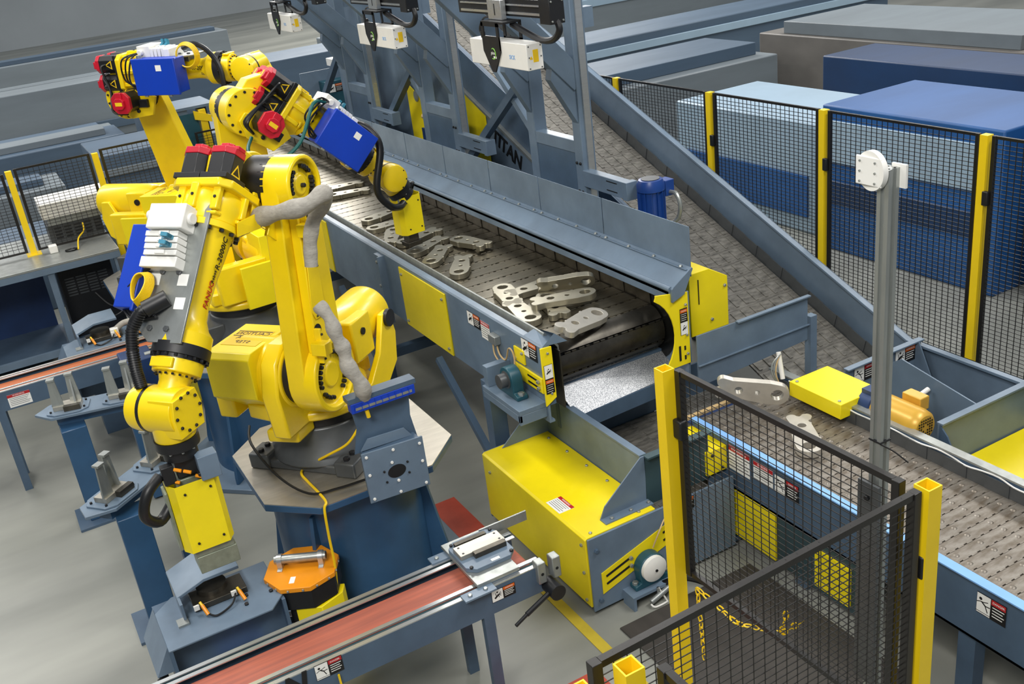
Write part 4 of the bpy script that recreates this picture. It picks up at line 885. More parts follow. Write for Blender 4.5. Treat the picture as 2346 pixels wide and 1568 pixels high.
def scanner(y0, label):
    t = thing('laser_scanner', label, 'scanner', (3.4, y0+.4, 2.95), 'white laser scanners over the belt')
    x0, x1 = 3.30, 3.42; L = .80
    h = obj('housing', B().b2((x0, y0, 2.97), (x1, y0+L, 3.14)), WHT, t, bev=.004)
    bolts(h, [(x, y0, z) for x in (x0+.015, x1-.015) for z in (2.985, 3.055, 3.125)], -Y_, .005, .003, DGR)
    obj('laser_label', B().b2((x0+.045, y0-.0015, 3.02), (x0+.085, y0, 3.10)), LYE, h, smooth=False); obj('laser_sign', B().prism([(-.012, -.01), (.012, -.01), (0, .012)], (x0+.03, y0-.0015, 3.05), X_, Z_, Y_*.0015), LYE, h, smooth=False)
    text('SICK', .038, (x0-.001, y0+.20, 3.045), -Y_, Z_, LTB, h, .0006, bold=.0008)
    yc = y0+.46
    b = B(); P = [(.115, .15), (.115, .0), (-.01, -.20), (-.03, -.20), (-.115, -.02), (-.115, .15)]
    b.prism([(-.12, .05), (.12, .05), (.12, -.05), (.02, -.19), (-.02, -.19), (-.12, -.05)], (x0-.012, yc, 3.12), -Y_, Z_, X_*.01)
    b.b2((x0-.012, yc-.12, 3.08), (x0-.002, yc-.09, 3.26)); b.b2((x0-.012, yc+.09, 3.08), (x0-.002, yc+.12, 3.26)); b.b2((x0-.012, yc-.12, 3.235), (x0-.002, yc+.12, 3.265))
    b.b2((x1, yc-.20, 3.10), (x1+.01, yc-.17, 3.26)); b.b2((x1, yc+.02, 3.10), (x1+.01, yc+.05, 3.26)); b.b2((x1, yc-.20, 3.13), (x1+.01, yc+.05, 3.15)); b.b2((x0-.01, yc-.2, 3.255), (x1+.01, yc+.12, 3.268))
    hg = obj('hanger', b, BLK, t)
    b = B(); b.tube([(x0-.0128, yc-.02+.034*cos(a), 3.055+.036*sin(a)) for a in [radians(k) for k in range(60, 301, 20)]], .004, 4, 1); obj('emblem', b, LGN, hg)
    text('pines', .034, (x0-.0125, yc-.02, 3.06), -Y_, Z_, LWH, hg, .0005, shear=.2); obj('emblem_band', B().b2((x0-.0135, yc-.06, 3.025), (x0-.012, yc-.02, 3.04)), LWH, hg, smooth=False)
    cr = obj('carriage', B().b2((3.345, yc-.09, 3.27), (3.385, yc+.10, 3.40)), ALU, t, bev=.003)
    obj('slot', B().b2((3.343, yc-.005, 3.30), (3.346, yc+.005, 3.375)), BLK, cr)
    b = B(); b.tube([(3.36, y0+.70, 3.14), (3.35, y0+.72, 3.2), (3.36, y0+.66, 3.27), (3.37, y0+.58, 3.28)], .007, 6); b.cyl((3.36, y0+.70, 3.14), (3.36, y0+.70, 3.18), .016); obj('plug_cable', b, RUB, t)
    b = B(); b.tube([(3.38, yc-.16, 3.245), (3.40, yc-.28, 3.20), (3.42, yc-.46, 3.15), (3.43, yc-.60, 3.16), (3.43, yc-.68, 3.22), (3.43, yc-.66, 3.28)], .022, 8); obj('drag_chain', b, BLK, t)
    return t
scanner(5.89, 'white laser scanner box nearest the camera, hanging over the belt')
scanner(8.10, 'white laser scanner box in the middle of the three over the belt')
scanner(10.85, 'white laser scanner box farthest from the camera, at the upper left')

# blue motor beside the shield panels
t = thing('electric_motor', 'upright blue electric motor with cooling ribs behind the shield panels', 'motor', (4.27, 5.98, 1.6))
b = B(); b.lathe((4.27, 5.98, 1.66), Z_, [(0, .085), (.26, .085), (.265, .105), (.31, .105), (.345, .088), (.35, .06)], 28); m_ = obj('motor_body', b, MBL, t)
for k in range(26):
    a = 2*pi*k/26; obj('rib', B().bar((4.27+cos(a)*.094, 5.98+sin(a)*.094, 1.68), (4.27+cos(a)*.094, 5.98+sin(a)*.094, 1.92), .004, .02, (cos(a), sin(a), 0)), MBL, m_) if k % 2 else None
obj('fan_cover', B().cyl((4.27, 5.98, 2.008), (4.27, 5.98, 2.013), .07, n=16), DGR, m_)
obj('terminal_box', B().b2((4.36, 5.92, 1.86), (4.44, 6.02, 1.98)), MBL, t, bev=.005)
obj('conduit', B().tube([(4.40, 5.92, 1.89), (4.41, 5.86, 1.88), (4.41, 5.82, 1.80), (4.40, 5.84, 1.70), (4.36, 5.9, 1.65)], .016, 8), GAL, t)
obj('mount_plate', B().b2((4.2, 5.86, 1.64), (4.35, 6.08, 1.66)), STB, t); obj('mount_post', B().b2((4.24, 5.95, 0), (4.30, 6.01, 1.64)), STD, t)

# ------------------------------------------------------------------ fences
def post(x, y, z, label, group, m=AMB, s=.06, open_=True, g=0):
    b = B(); h = s/2; i = h-.005
    if open_:
        o = [(-h, -h), (h, -h), (h, h), (-h, h)]; q = [(-i, -i), (i, -i), (i, i), (-i, i)]
        vs = [(x+a, y+c, zz) for P, zz in ((o, .01), (o, z), (q, z), (q, z-.4)) for a, c in P]
        b.add(vs, [(k*4+j, k*4+(j+1) % 4, (k+1)*4+(j+1) % 4, (k+1)*4+j) for k in range(3) for j in range(4)]+[(3, 2, 1, 0), (12, 13, 14, 15)])
    else: b.b2((x-h, y-h, g+.01), (x+h, y+h, z))
    t = thing('fence_post', label, 'post', (x, y, g), group)
    obj('tube', b, m, t, smooth=False); obj('foot_plate', B().b2((x-.07, y-.07, g), (x+.07, y+.07, g+.01)), m, t)
    return t
def panel(p, q, z0, z1, label, group, fw=.028, cell=(.05, .03), wire=.0042, latch=None):
    """mesh panel between points p and q"""
    p = V((*p, 0)); q = V((*q, 0)); d = (q-p).normalized(); L = (q-p).length; c = (p+q)/2
    t = thing('mesh_fence', label, 'fence', (c.x, c.y, z0), group)
    for e, s in ((p, 1), (q, -1)): obj('stile', B().bar(e+d*s*fw/2+Z_*z0, e+d*s*fw/2+Z_*z1, fw, fw, d), BLM, t, bev=.002)
    for z in (z0+fw*.35, z1-fw*.35): obj('rail', B().bar(p+d*fw+Z_*z, q-d*fw+Z_*z, fw*.7, fw*.7), BLM, t)
    b = B(); n = max(2, int((L-2*fw)/cell[0]))
    for i in range(1, n): e = p+d*(fw+(L-2*fw)*i/n); b.bar(e+Z_*z0, e+Z_*z1, wire, wire, d)
    k = int((z1-z0-2*fw)/cell[1]); s = d.cross(Z_)*wire
    for i in range(1, k): z = z0+fw+(z1-z0-2*fw)*i/k; b.bar(p+d*fw*.5+s+Z_*z, q-d*fw*.5+s+Z_*z, wire, wire)
    obj('wire_mesh', b, BLM, t, kind='stuff', smooth=False)
    return t
ry = [1.5, 2.95, 4.42, 5.89, 7.28, 8.75, 10.2]
pn_ = ['yellow fence post far right, nearest of the right fence', 'yellow fence post at the right picture edge, by the yellow tail cover', 'yellow right fence post behind the white disc pole', 'yellow right fence post in the middle of the fence', 'yellow right fence post left of the middle one', 'yellow right fence post farthest away, just above the incline wall', 'yellow right fence post hidden behind the incline wall']
for y, l in list(zip(ry, pn_))[1:6]: post(5.91, y, 2.2, l, 'yellow posts of the right fence', open_=False)
fl_ = ['', 'black mesh fence panel at the right picture edge', 'black mesh fence panel behind the pole with the white disc', 'black mesh fence panel between the middle right posts', 'black mesh fence panel second farthest of the right fence', 'black mesh fence panel farthest away, over the incline wall']
for k in range(1, 6): panel((5.91, ry[k]+.05), (5.91, ry[k+1]-.05), .12, 2.2, fl_[k], 'panels of the right fence')
for y in (4.42, 5.89, 7.28):
    pass
for x, l in ((-.46, 'leftmost yellow post of the left fence'), (.26, 'yellow left fence post standing at the grey bench'), (1.09, 'yellow left fence post at the right end of the bench')): post(x, 11.16, 2.12, l, 'yellow posts of the left fence', open_=False, g=1.25 if x < 1 else 0)
panel((-.41, 11.16), (.21, 11.16), 1.28, 2.10, 'small black mesh panel at the far left picture edge', 'panels of the left fence')
panel((.31, 11.16), (1.04, 11.16), 1.28, 2.13, 'black mesh panel above the bench, in front of the pale cabinet', 'panels of the left fence')
panel((1.14, 11.16), (2.0, 11.16), .9, 2.15, 'black mesh panel behind the farthest robot', 'panels of the left fence')
panel((2.30, 12.1), (2.62, 12.1), 1.2, 1.95, 'small black mesh panel in front of the grey console', 'panels of the left fence')
post(2.20, 3.07, 2.2, 'yellow front fence post beside the white disc bearing', 'yellow posts of the front fence')
post(2.30, 1.84, 2.2, 'yellow front fence post at lower right, in front of the studded conveyor', 'yellow posts of the front fence')
post(1.08, 1.745, 2.2, 'pale yellow post top at the bottom edge, right of the other one', 'yellow posts of the front fence')
post(.93, 1.745, 2.2, 'leftmost yellow post top at the very bottom edge', 'yellow posts of the front fence')
panel((2.235, 3.03), (2.255, 1.90), 1.18, 2.2, 'black mesh fence panel running from the bearing post to the lower right post', 'panels of the front fence', fw=.032, cell=(.044, .028), wire=.0026)
panel((2.255, 1.84), (1.00, 1.81), .15, 2.2, 'black mesh fence panel crossing the lower right corner', 'panels of the front fence', fw=.032, cell=(.044, .028), wire=.0026)
panel((1.15, 1.70), (1.15, .75), .15, 2.2, 'black mesh fence panel coming towards the camera at the bottom edge', 'panels of the front fence', fw=.032, cell=(.044, .028), wire=.0026)
for x, y, z, d in ((2.222, 3.02, 1.93, .04), (2.285, 1.85, 1.90, .03)):
    tag(obj('fence_clamp', B().b2((x-.02, y-.035, z-.045), (x+.02, y+.02, z+.045)), BLK, bev=.008, at=(x, y, z)), 'black plastic clamp on the '+('bearing side post' if y > 2.5 else 'lower right post')+' of the front fence', 'clamp', 'black fence clamps')
for y, l in ((4.42, 'post by the right picture edge'), (5.89, 'post behind the white disc pole'), (7.28, 'post left of the middle one')):
    tag(obj('fence_clamp', B().b2((5.87, y-.065, 1.72), (5.90, y-.02, 1.82)), BLK, bev=.006, at=(5.88, y-.04, 1.77)), 'black plastic clamp on the right fence '+l, 'clamp', 'black fence clamps')
# yellow chain under the front panel
t = thing('yellow_chain', 'yellow plastic chain hanging below the front fence panel', 'chain', (2.26, 2.95, .8))
def chain(pts):
    for k in range(len(pts)-1):
        p, q = V(pts[k]), V(pts[k+1]); d = q-p; n = max(1, int(d.length/.036))
        for i in range(n):
            c = p+d*((i+.5)/n); x, y, z = frame(d); s = x if i % 2 else y
            b = B(); b.tube([c+z*.024*cos(a)+s*.011*sin(a) for a in [2*pi*j/8 for j in range(9)]], .0035, 4, 1); obj('link', b, YCB, t)
chain([(2.24, 2.98, 1.12), (2.27, 2.75, 1.06), (2.31, 2.52, 1.14), (2.33, 2.42, 1.26)]); chain([(2.24, 2.98, 1.12), (2.245, 2.96, .72)])
chain([(2.31, 2.52, 1.14), (2.32, 2.50, 1.26)])
# pole with the white disc
t = thing('antenna_pole', 'grey aluminium profile pole with a round white plate on top', 'pole', (2.62, 2.32, 0))
b = B()
for a, c, e, g in ((-.026, .026, -.026, .026),): b.b2((2.62+a+.008, 2.32+e+.008, .02), (2.62+c-.008, 2.32+g-.008, 3.07))
for sx in (-1, 1):
    for sy in (-1, 1): b.b2((2.62+sx*.009, 2.32+sy*.009, .02), (2.62+sx*.025, 2.32+sy*.025, 3.07))
pr0 = obj('profile', b, GAL, t)
obj('foot', B().b2((2.55, 2.25, 0), (2.69, 2.39, .02)), DGR, t)
lp = obj('foot_bracket', B().b2((2.565, 2.27, .9), (2.58, 2.37, 1.86)), DGR, t, 'dark steel strap'); bolts(lp, [(2.565, 2.32, 1.80)], -X_, .012, .01, BLK)
b = B(); b.cyl((2.60, 2.36, 3.06), (2.58, 2.363, 3.06), .068, n=40); wd = obj('round_plate', b, WHT, t)
obj('mount_plate', B().b2((2.573, 2.31, 3.01), (2.581, 2.42, 3.11)), WHT, wd, bev=.01)
bolts(wd, [(2.573, y, z) for y in (2.335, 2.40) for z in (3.025, 3.06, 3.095)], -X_, .004, .003, GAL)
obj('back_plate', B().b2((2.645, 2.27, 3.0), (2.655, 2.33, 3.08)), WHT, t)
b = B(); b.b2((2.592, 2.292, 2.03), (2.648, 2.348, 2.036)); b.tube([(2.595, 2.292, 2.03), (2.63, 2.26, 2.0), (2.66, 2.22, 1.96)], .003, 5); obj('cable_tie', b, BLK, t)

# ------------------------------------------------------------------ belt conveyors on the left
def small_belt(x0, x1, yl, yh, z, beltm, label, titan=False):
    t = thing('narrow_conveyor', label, 'conveyor', ((x0+x1)/2, (yl+yh)/2, 0))
    obj('side_beam', B().b2((x0, yl, z-.17), (x1, yl+.025, z-.006)), STD, t); obj('side_beam', B().b2((x0, yh-.025, z-.17), (x1, yh, z-.006)), STD, t)
    for y in (yl, yl+.055, yh-.075, yh-.03): obj('rail_strip', B().b2((x0, y, z-.006), (x1, y+.025, z)), ALU, t)
    for y in (yl+.025, yh-.05): obj('rail_groove', B().b2((x0, y, z-.02), (x1, y+.03, z-.012)), TEA, t)
    obj('belt', B().b2((x0, yl+.085, z-.045), (x1-.06, yh-.08, z-.035)).cyl((x1-.06, yl+.085, z-.075), (x1-.06, yh-.08, z-.075), .04, n=20), beltm, t)
    obj('belt_bed', B().b2((x0, yl+.08, z-.16), (x1-.1, yh-.08, z-.05)), SLK, t)
    for x in (x0+.5, x1-.35):
        for y in (yl+.02, yh-.02): obj('leg', B().b2((x-.03, y-.02, 0), (x+.03, y+.02, z-.17)), STD, t)
    return t
nb = small_belt(-.9, 1.98, 3.96, 4.34, .80, BEL, 'narrow conveyor with a red brown belt in the foreground at lower left', True)
sb = nb
text('TITAN', .15, (.43, 3.958, .738), X_, Z_, LBK, nb, .003, bold=.005, shear=.15)
sticker(nb, (.765, 3.959, .755), X_, Z_, .14, .09, 'danger'); sticker(nb, (1.73, 3.959, .735), X_, Z_, .14, .07, 'warning')
obj('yellow_lead', B().tube([(.80, 3.95, .70), (.80, 3.94, .5), (.78, 3.95, .2)], .006, 6), YCB, nb)
for y in (3.93, 4.33):
    fp = obj('splice_plate', B().b2((1.50, y-.01, .80), (1.68, y+.055, .81)), STB, nb); bolts(fp, [(x, y+.02, .81) for x in (1.54, 1.63)], Z_, .012, .01, GAL)
for x in (1.93, 2.02):
    b = B(); b.b2((x, 3.93, .70), (x+.05, 3.99, .83)); k = obj('pivot_bracket', b, GAL, nb, bev=.006); obj('hole', B().cyl((x+.025, 3.931, .76), (x+.025, 3.929, .76), .009), BLK, k)
b = B(); b.cyl((2.0, 3.97, .66), (2.0, 3.86, .66), .045, n=20); b.cyl((1.98, 3.9, .66), (1.80, 3.86, .62), .014, n=8); b.cyl((1.80, 3.86, .62), (1.72, 3.84, .60), .01, n=8); obj('roller_motor', b, BLK, nb)
obj('sensor_arm', B().b2((1.82, 4.37, .80), (2.12, 4.38, .86)), GAL, nb)
small_belt(-.9, 1.0, 8.50, 8.86, .90, BE2, 'narrow conveyor with an orange brown belt behind the robots at left')
sticker([o for o in COL.objects if o.name.startswith('narrow_conveyor')][-1], (-.24, 8.498, .80), X_, Z_, .17, .11, 'notice')
# fixture on the end of the foreground conveyor
t = thing('part_nest', 'stacked steel plate nest bolted over the end of the red brown conveyor', 'fixture', (1.72, 4.15, .8))
obj('base_plate', B().b2((1.60, 3.98, .81), (1.85, 4.42, .83)), GAL, t, bev=.002); obj('side_rib', B().b2((1.61, 3.985, .77), (1.84, 4.0, .81)), STB, t)
obj('mid_plate', B().prism(octagon(.145, .15, .3), (1.75, 4.22, .83), X_, Y_, Z_*.025), STB, t, bev=.002)
w_ = obj('wear_plate', B().box((1.75, 4.235, .868), (.27, .10, .026)), PLT, t, 'bright worn steel plate', bev=.002)
bolts(w_, [(1.75+dx, 4.235+dy, .8805) for dx in (-.11, .11) for dy in (-.03, .03)], Z_, .008, .002, BLK)
obj('clamp_bar', B().box((1.78, 4.17, .87), (.19, .035, .03)), SLK, t, bev=.002); obj('clamp_bar', B().box((1.73, 4.305, .87), (.19, .03, .03)), SLK, t, bev=.002)
bolts(t, [(1.75+dx, 4.22+dy, .855) for dx in (-.12, .12) for dy in (-.125, .12)], Z_, .01, .012, BLK); obj('paper_label', B().box((1.77, 4.09, .856), (.05, .02, .002)), LWH, t, smooth=False)

# ------------------------------------------------------------------ part drop tables
def drop_table(p, q, z, wd, foot, spots, label):
    p = V((*p, 0)); q = V((*q, 0)); d = (q-p).normalized(); s = Z_.cross(d)
    t = thing('drop_table', label, 'table', (foot[0], foot[1], 0), 'blue grey drop tables')
    o = [(-wd*.5, 0), (-wd*.2, wd*.45), ((q-p).length+wd*.1, wd*.45), ((q-p).length+wd*.1, -wd*.45), (-wd*.05, -wd*.45)]
    obj('table_top', B().prism(o, p+Z_*(z-.02), d, s, Z_*.02), STB, t, bev=.002)
    obj('apron', B().prism([(0, -.05), ((q-p).length, -.05), ((q-p).length, .05), (0, .05)], p+Z_*(z-.10), d, s, Z_*.08), PED, t)
    obj('column', B().b2((foot[0]-.09, foot[1]-.09, .02), (foot[0]+.09, foot[1]+.09, z-.1)), PED, t, bev=.006)
    f2 = p+d*(q-p).length*.85; obj('column', B().b2((f2.x-.07, f2.y-.07, .02), (f2.x+.07, f2.y+.07, z-.1)), PED, t, bev=.006)
    obj('foot_plate', B().b2((foot[0]-.18, foot[1]-.18, 0), (foot[0]+.18, foot[1]+.18, .02)), STD, t)
    for k, e in enumerate(spots):
        c = p+d*e; n = obj('nest_plate', B().prism(octagon(.15, .12, .4), c+Z_*z, d, s, Z_*.012), STB, t, bev=.002)
        obj('pad', B().prism([(-.10, -.05), (.10, -.05), (.10, .05), (-.10, .05)], c+Z_*(z+.012), d, s, Z_*.035), PLT, n, bev=.002)
        obj('jaw', B().prism([(-.02, -.09), (.10, -.09), (.10, -.05), (-.02, -.05)], c+Z_*(z+.012), d, s, Z_*.04), SLK, n)
        for a, sg in ((-.06, -1), (.06, 1)):
            w0 = c+d*a+s*.03*sg
            b = B(); b.prism([(-.042, 0), (.042, 0), (.026, .21), (-.026, .21)], w0+Z_*(z+.047)-s*.006, d, Z_, s*.012); b.prism([(0, 0), (.05, 0), (.006, .17), (0, .17)], w0+Z_*(z+.047)-d*.006, s*-sg, Z_, d*.012); b.prism([(-.028, 0), (.028, 0), (.028, .014), (-.028, .014)], w0+Z_*(z+.255)-s*.025, d, Z_, s*.05)
            obj('guide_finger', b, GAL, n)
        bolts(n, [c+d*dx+s*dy+Z_*(z+.012) for dx in (-.12, .12) for dy in (-.06, .06)], Z_, .009, .012, BLK)
    return t
drop_table((-.02, 7.78), (.62, 7.62), .90, .30, (.06, 7.66), (.10, .50), 'blue grey drop table by the far narrow conveyor, two pairs of steel fingers')
drop_table((.06, 5.98), (.60, 6.42), .95, .28, (.20, 5.98), (.10, .52), 'blue grey drop table left of the yellow gripper, steel fingers on top')
b = obj('blue_bin', B().b2((.55, 8.10, .0), (.80, 8.40, .98)), NAV, bev=.01, at=(.67, 8.25, 0)); tag(b, 'dark blue steel box standing behind the far drop table', 'box')
t = thing('gear_motor', 'dark grey gear motor behind the corrugated hose at left', 'motor', (.80, 8.27, .0))
b = B(); b.cyl((.84, 8.2, .95), (.98, 8.2, .95), .09, n=20); b.box((.88, 8.2, .95), (.06, .22, .2)); obj('body', b, TEA, t); obj('stand', B().b2((.83, 8.30, 0), (.90, 8.36, .86)), STD, t); obj('stand_arm', B().b2((.83, 8.16, .84), (.90, 8.36, .87)), STD, t); obj('shaft', B().cyl((.74, 8.18, .98), (.84, 8.18, .98), .02), GAL, t)

# ------------------------------------------------------------------ deburring stations and orange grinders
def station(x, y, z, label, bluebox):
    t = thing('deburring_station', label, 'machine', (x, y, 0), 'grey blue deburring stations')
    o = [(-.33, -.26), (-.24, -.26), (.24, -.26), (.33, -.16), (.33, .22), (-.22, .22), (-.33, .12)]
    P = lambda a, h: (x+a[0], y+a[1], h)
    top = obj('top_plate', B().prism(o, (x, y, z-.012), X_, Y_, Z_*.012), STB, t, bev=.003)
    b = B(); b.prism([(-.42, .0), (-.33, .16), (-.33, .0)], (x, y-.22, z-.16), X_, Z_, Y_*.4); obj('side_slope', b, STB, t)
    b = B(); b.b2((x-.33, y-.14, z-.42), (x+.33, y+.22, z-.012)); obj('body', b, STD, t)
    b = B(); b.b2((x-.33, y-.26, z-.42), (x-.31, y-.14, z-.012)); b.b2((x+.31, y-.2, z-.42), (x+.33, y-.14, z-.012)); obj('cheek', b, STD, t, kind='stuff')
    obj('stand', B().b2((x-.2, y-.08, 0), (x+.2, y+.18, z-.42)), STD, t)
    if bluebox: obj('blue_tray', B().b2((x-.1, y-.26, z-.34), (x+.18, y-.15, z-.24)), BLU, t, bev=.006)
    for k in range(3): obj('plug', B().box((x-.40+.012*k, y-.2+.07*k, z-.22), (.05, .05, .05)), BLK, t, bev=.006)
    bolts(t, [P(a, z) for a in ((.15, -.05), (.13, -.13), (.28, -.10))], Z_, .012, .012, BLK)
    hd = obj('spindle', B().cyl((x, y+.10, z), (x, y+.10, z+.07), .085, n=24), SLK, t); obj('spindle_deck', B().box((x+.02, y+.06, z+.02), (.30, .16, .035)), SLK, t, bev=.003)
    hood = B(); hood.prism([(-.20, -.02), (-.20, .0), (-.04, .055), (.16, .055), (.16, .035), (-.04, .035)], (x, y+.02, z+.11), X_, Z_, Y_*.30); hd = obj('hood', hood, STB, t, 'folded light steel hood', bev=.003)
    obj('hood_post', B().b2((x-.20, y-.06, z), (x-.185, y+.10, z+.11)), STB, t); obj('post_foot', B().b2((x-.24, y-.10, z), (x-.18, y-.03, z+.012)), GAL, t)
    for dx in (-.09, .12):
        b = B(); b.cyl((x+dx, y-.06, z+.06), (x+dx+.015, y-.10, z+.015), .011, n=8); q = obj('sensor_plug', b, ORG, t); obj('sensor_tip', B().cyl((x+dx-.006, y-.045, z+.075), (x+dx, y-.06, z+.06), .008, n=8), YCB, q); obj('white_clip', B().box((x+dx-.03, y-.05, z+.05), (.03, .012, .03)), WHT, t)
    obj('lead', B().tube([(x-.07, y-.10, z+.015), (x-.03, y-.13, z+.008), (x+.06, y-.10, z+.02), (x+.10, y-.05, z+.05)], .006, 6), RUB, t)
    return t
station(.46, 5.03, .62, 'grey blue deburring station under the yellow gripper at lower left', True)
station(.53, 9.17, .85, 'grey blue deburring station behind the far narrow conveyor', False)
def grinder(x, y, z, rz, label, box):
    t = thing('orange_grinder', label, 'machine', (x, y, 0), 'orange octagonal grinders')
    R = M.Translation((x, y, 0)) @ M.Rotation(rz, 4, 'Z')
    o = octagon(.205, .20, .58)
    ld = obj('lid', B(R).prism(o, (0, 0, z-.03), (1, 0, 0), (0, 1, 0), (0, 0, .03)), ORG, t, bev=.003)
    obj('housing', B(R).prism([(a*.97, c*.97) for a, c in o], (0, 0, z-.15), (1, 0, 0), (0, 1, 0), (0, 0, .12)), BLK, t)
    for i in range(8):
        p, q = V((*o[i], z-.015)), V((*o[(i+1) % 8], z-.015)); nrm = V(((p+q).x, (p+q).y, 0)).normalized()
        bolts(ld, [R @ p.lerp(q, k) for k in (.25, .75)], R.to_3x3() @ nrm, .008, .005, GAL)
    pp = obj('pipe', B(R).cyl((-.15, .02, z+.05), (.15, .02, z+.05), .026, n=18), GAL, t); obj('pipe_bore', B(R).cyl((.15, .02, z+.05), (.151, .02, z+.05), .02, n=16), BLK, pp)
    for x_ in (-.12, .12): obj('pipe_strap', B(R).prism([(-.055, 0), (.055, 0), (.055, .006), (.036, .01)]+[(cos(a)*.034, .05+sin(a)*.034) for a in [pi*i/8 for i in range(9)]]+[(-.036, .01), (-.055, .006)], (x_-.014, .02, z), (0, 1, 0), (0, 0, 1), (.028, 0, 0)), ALU, t)
    obj('paper_label', B(R).box((-.03, -.12, z+.0005), (.03, .06, .001)), LWH, ld, smooth=False)
    b = B(R); b.prism([(-.05, -.12), (.10, -.12), (.20, .0), (.20, .08), (-.02, .08)], (.02, -.06, 0), (1, 0, 0), (0, 1, 0), (0, 0, z-.16)); b.v = [p if p.z > .1 else p+Z_*.045 for p in b.v]; obj('yellow_leg', b, LEM, t, bev=.004)
    b = B(R); b.box((-.02, -.14, z-.22), (.10, .04, .13)); b.box((-.03, -.13, z-.36), (.08, .06, .16)); obj('slide', b, BLK, t, bev=.004); obj('slide_plate', B(R).box((.02, -.165, z-.23), (.07, .012, .10)), GAL, t)
    if box:
        obj('hose', B(R).tube([(-.15, .02, z+.05), (-.26, .04, z+.05), (-.34, .02, z+.02)], .026, 10), FAB, pp); obj('white_connector', B(R).box((-.36, .01, z+.0), (.07, .06, .08)), WHT, pp, bev=.008)
    return t
grinder(.95, 5.00, .65, radians(-29), 'orange octagonal grinder head in the foreground with a grey pipe on its lid', False)
grinder(1.0, 9.15, .90, radians(0), 'orange octagonal grinder head farther back, half hidden by the corrugated hose', True)

# ------------------------------------------------------------------ vision box by the near pedestal
t = thing('vision_box', 'blue grey camera box with bolted square cover and blue light bar, beside the nearest pedestal', 'camera', (1.56, 4.83, .9))
cvp = obj('cover', B().prism([(-.185, -.15), (.185, -.17), (.185, .15), (-.185, .17)], (1.555, 4.80, 1.16), X_, Z_, Y_*-.012), STB, t, bev=.003)
obj('box_body', B().b2((1.39, 4.80, 1.02), (1.72, 4.88, 1.31)), STD, t)
bolts(cvp, [(1.555+a, 4.788, 1.16+c) for a, c in ((-.16, .145), (-.16, .03), (-.16, -.125), (0, .135), (.16, .115), (.16, 0), (.16, -.145), (0, -.14), (-.02, .06), (0, -.065))], -Y_, .009, .005, WHT, 10)
bolts(cvp, [(1.555+a, 4.788, 1.16+c) for a, c in ((-.075, .02), (.07, .03), (-.07, -.05), (.07, -.04))], -Y_, .007, .005, BLK, 8)
obj('window', B().prism([(cos(2*pi*i/20)*.055*(1.0), sin(2*pi*i/20)*.04) for i in range(20)], (1.555, 4.7875, 1.155), X_, Z_, Y_*-.002), BLK, cvp)
obj('back_sheet', B().prism([(1.36, 1.30), (1.74, 1.28), (1.72, 1.42), (1.74, 1.62), (1.38, 1.64), (1.40, 1.45)], (0, 4.87, 0), X_, Z_, Y_*.008), STD, t, smooth=False)
obj('fold', B().prism([(1.39, 1.32), (1.70, 1.31), (1.66, 1.37), (1.44, 1.38)], (0, 4.84, 0), X_, Z_, Y_*.01), STB, t)
lb = obj('light_bar', B().b2((1.37, 4.80, 1.575), (1.75, 4.86, 1.635)), BLU, t, 'bright blue ribbed light bar', bev=.004)
obj('light_strip', B().b2((1.39, 4.797, 1.592), (1.73, 4.80, 1.607)), GAL, lb); obj('bar_housing', B().b2((1.36, 4.80, 1.637), (1.76, 4.88, 1.665)), STD, t)
for k in range(9): obj('rib', B().b2((1.39+.04*k, 4.796, 1.58), (1.394+.04*k, 4.80, 1.63)), BLU, lb)
obj('yellow_connector', B().cyl((1.46, 4.82, 1.57), (1.465, 4.82, 1.52), .012, n=8), YCB, lb)
obj('mount_arm', B().b2((1.52, 4.88, 1.00), (1.60, 4.94, 1.08)), STD, t)

# ------------------------------------------------------------------ bench and boxes at left
t = thing('bench', 'long blue grey steel bench frame under the left fence', 'bench', (.2, 10.9, 0))
obj('bench_top', B().b2((-1.2, 10.60, 1.225), (1.01, 11.9, 1.25)), GAL, t, bev=.003)
obj('front_beam', B().b2((-1.2, 10.60, 1.16), (1.01, 10.63, 1.225)), STB, t); obj('lower_beam', B().b2((-1.2, 10.62, .30), (.95, 10.66, .37)), STB, t)
for x in (-1.17, .30, .94): obj('leg', B().b2((x, 10.62, 0), (x+.06, 10.68, 1.16)), STB, t)
obj('back_panel', B().b2((-1.2, 11.6, .0), (.28, 11.62, 1.2)), NAV, t); obj('shelf', B().b2((-1.15, 10.7, .30), (.95, 11.6, .32)), STD, t)
t = thing('control_unit', 'dark control unit with louvres under the bench', 'cabinet', (.66, 11.2, .32))
obj('case', B().b2((.40, 11.0, .32), (.93, 11.6, 1.10)), BLK, t, bev=.006)
for k in range(7):
    for q in range(4): obj('louvre', B().b2((.45+.11*q, 10.992, .95-.03*k), (.54+.11*q, 11.0, .965-.03*k)), DGR, t)
obj('loose_cable', B().tube([(.70, 10.98, .75), (.80, 10.9, .60), (.92, 10.88, .55), (.85, 10.85, .50), (.66, 10.9, .46)], .010, 6), RUB, t)
t = thing('pale_cabinet', 'pale grey electrical cabinet with louvres behind the left fence', 'cabinet', (.78, 11.6, 1.25))
obj('case', B().b2((.46, 11.4, 1.25), (1.00, 11.8, 1.44)), DGR, t, bev=.005); obj('lid', B().b2((.44, 11.36, 1.52), (1.14, 11.84, 1.68)), WHT, t, bev=.006); obj('louvre_case', B().b2((.48, 11.38, 1.44), (1.10, 11.8, 1.52)), GAL, t)
for k in range(4):
    for q in range(6): obj('louvre', B().b2((.52+.1*q, 11.392, 1.29+.035*k), (.59+.1*q, 11.40, 1.305+.035*k)), BLK, t)
obj('green_yellow_wire', B().tube([(.80, 11.30, 1.42), (.78, 11.2, 1.36), (.70, 11.05, 1.33), (.66, 10.9, 1.26)], .008, 6), YCB, t)
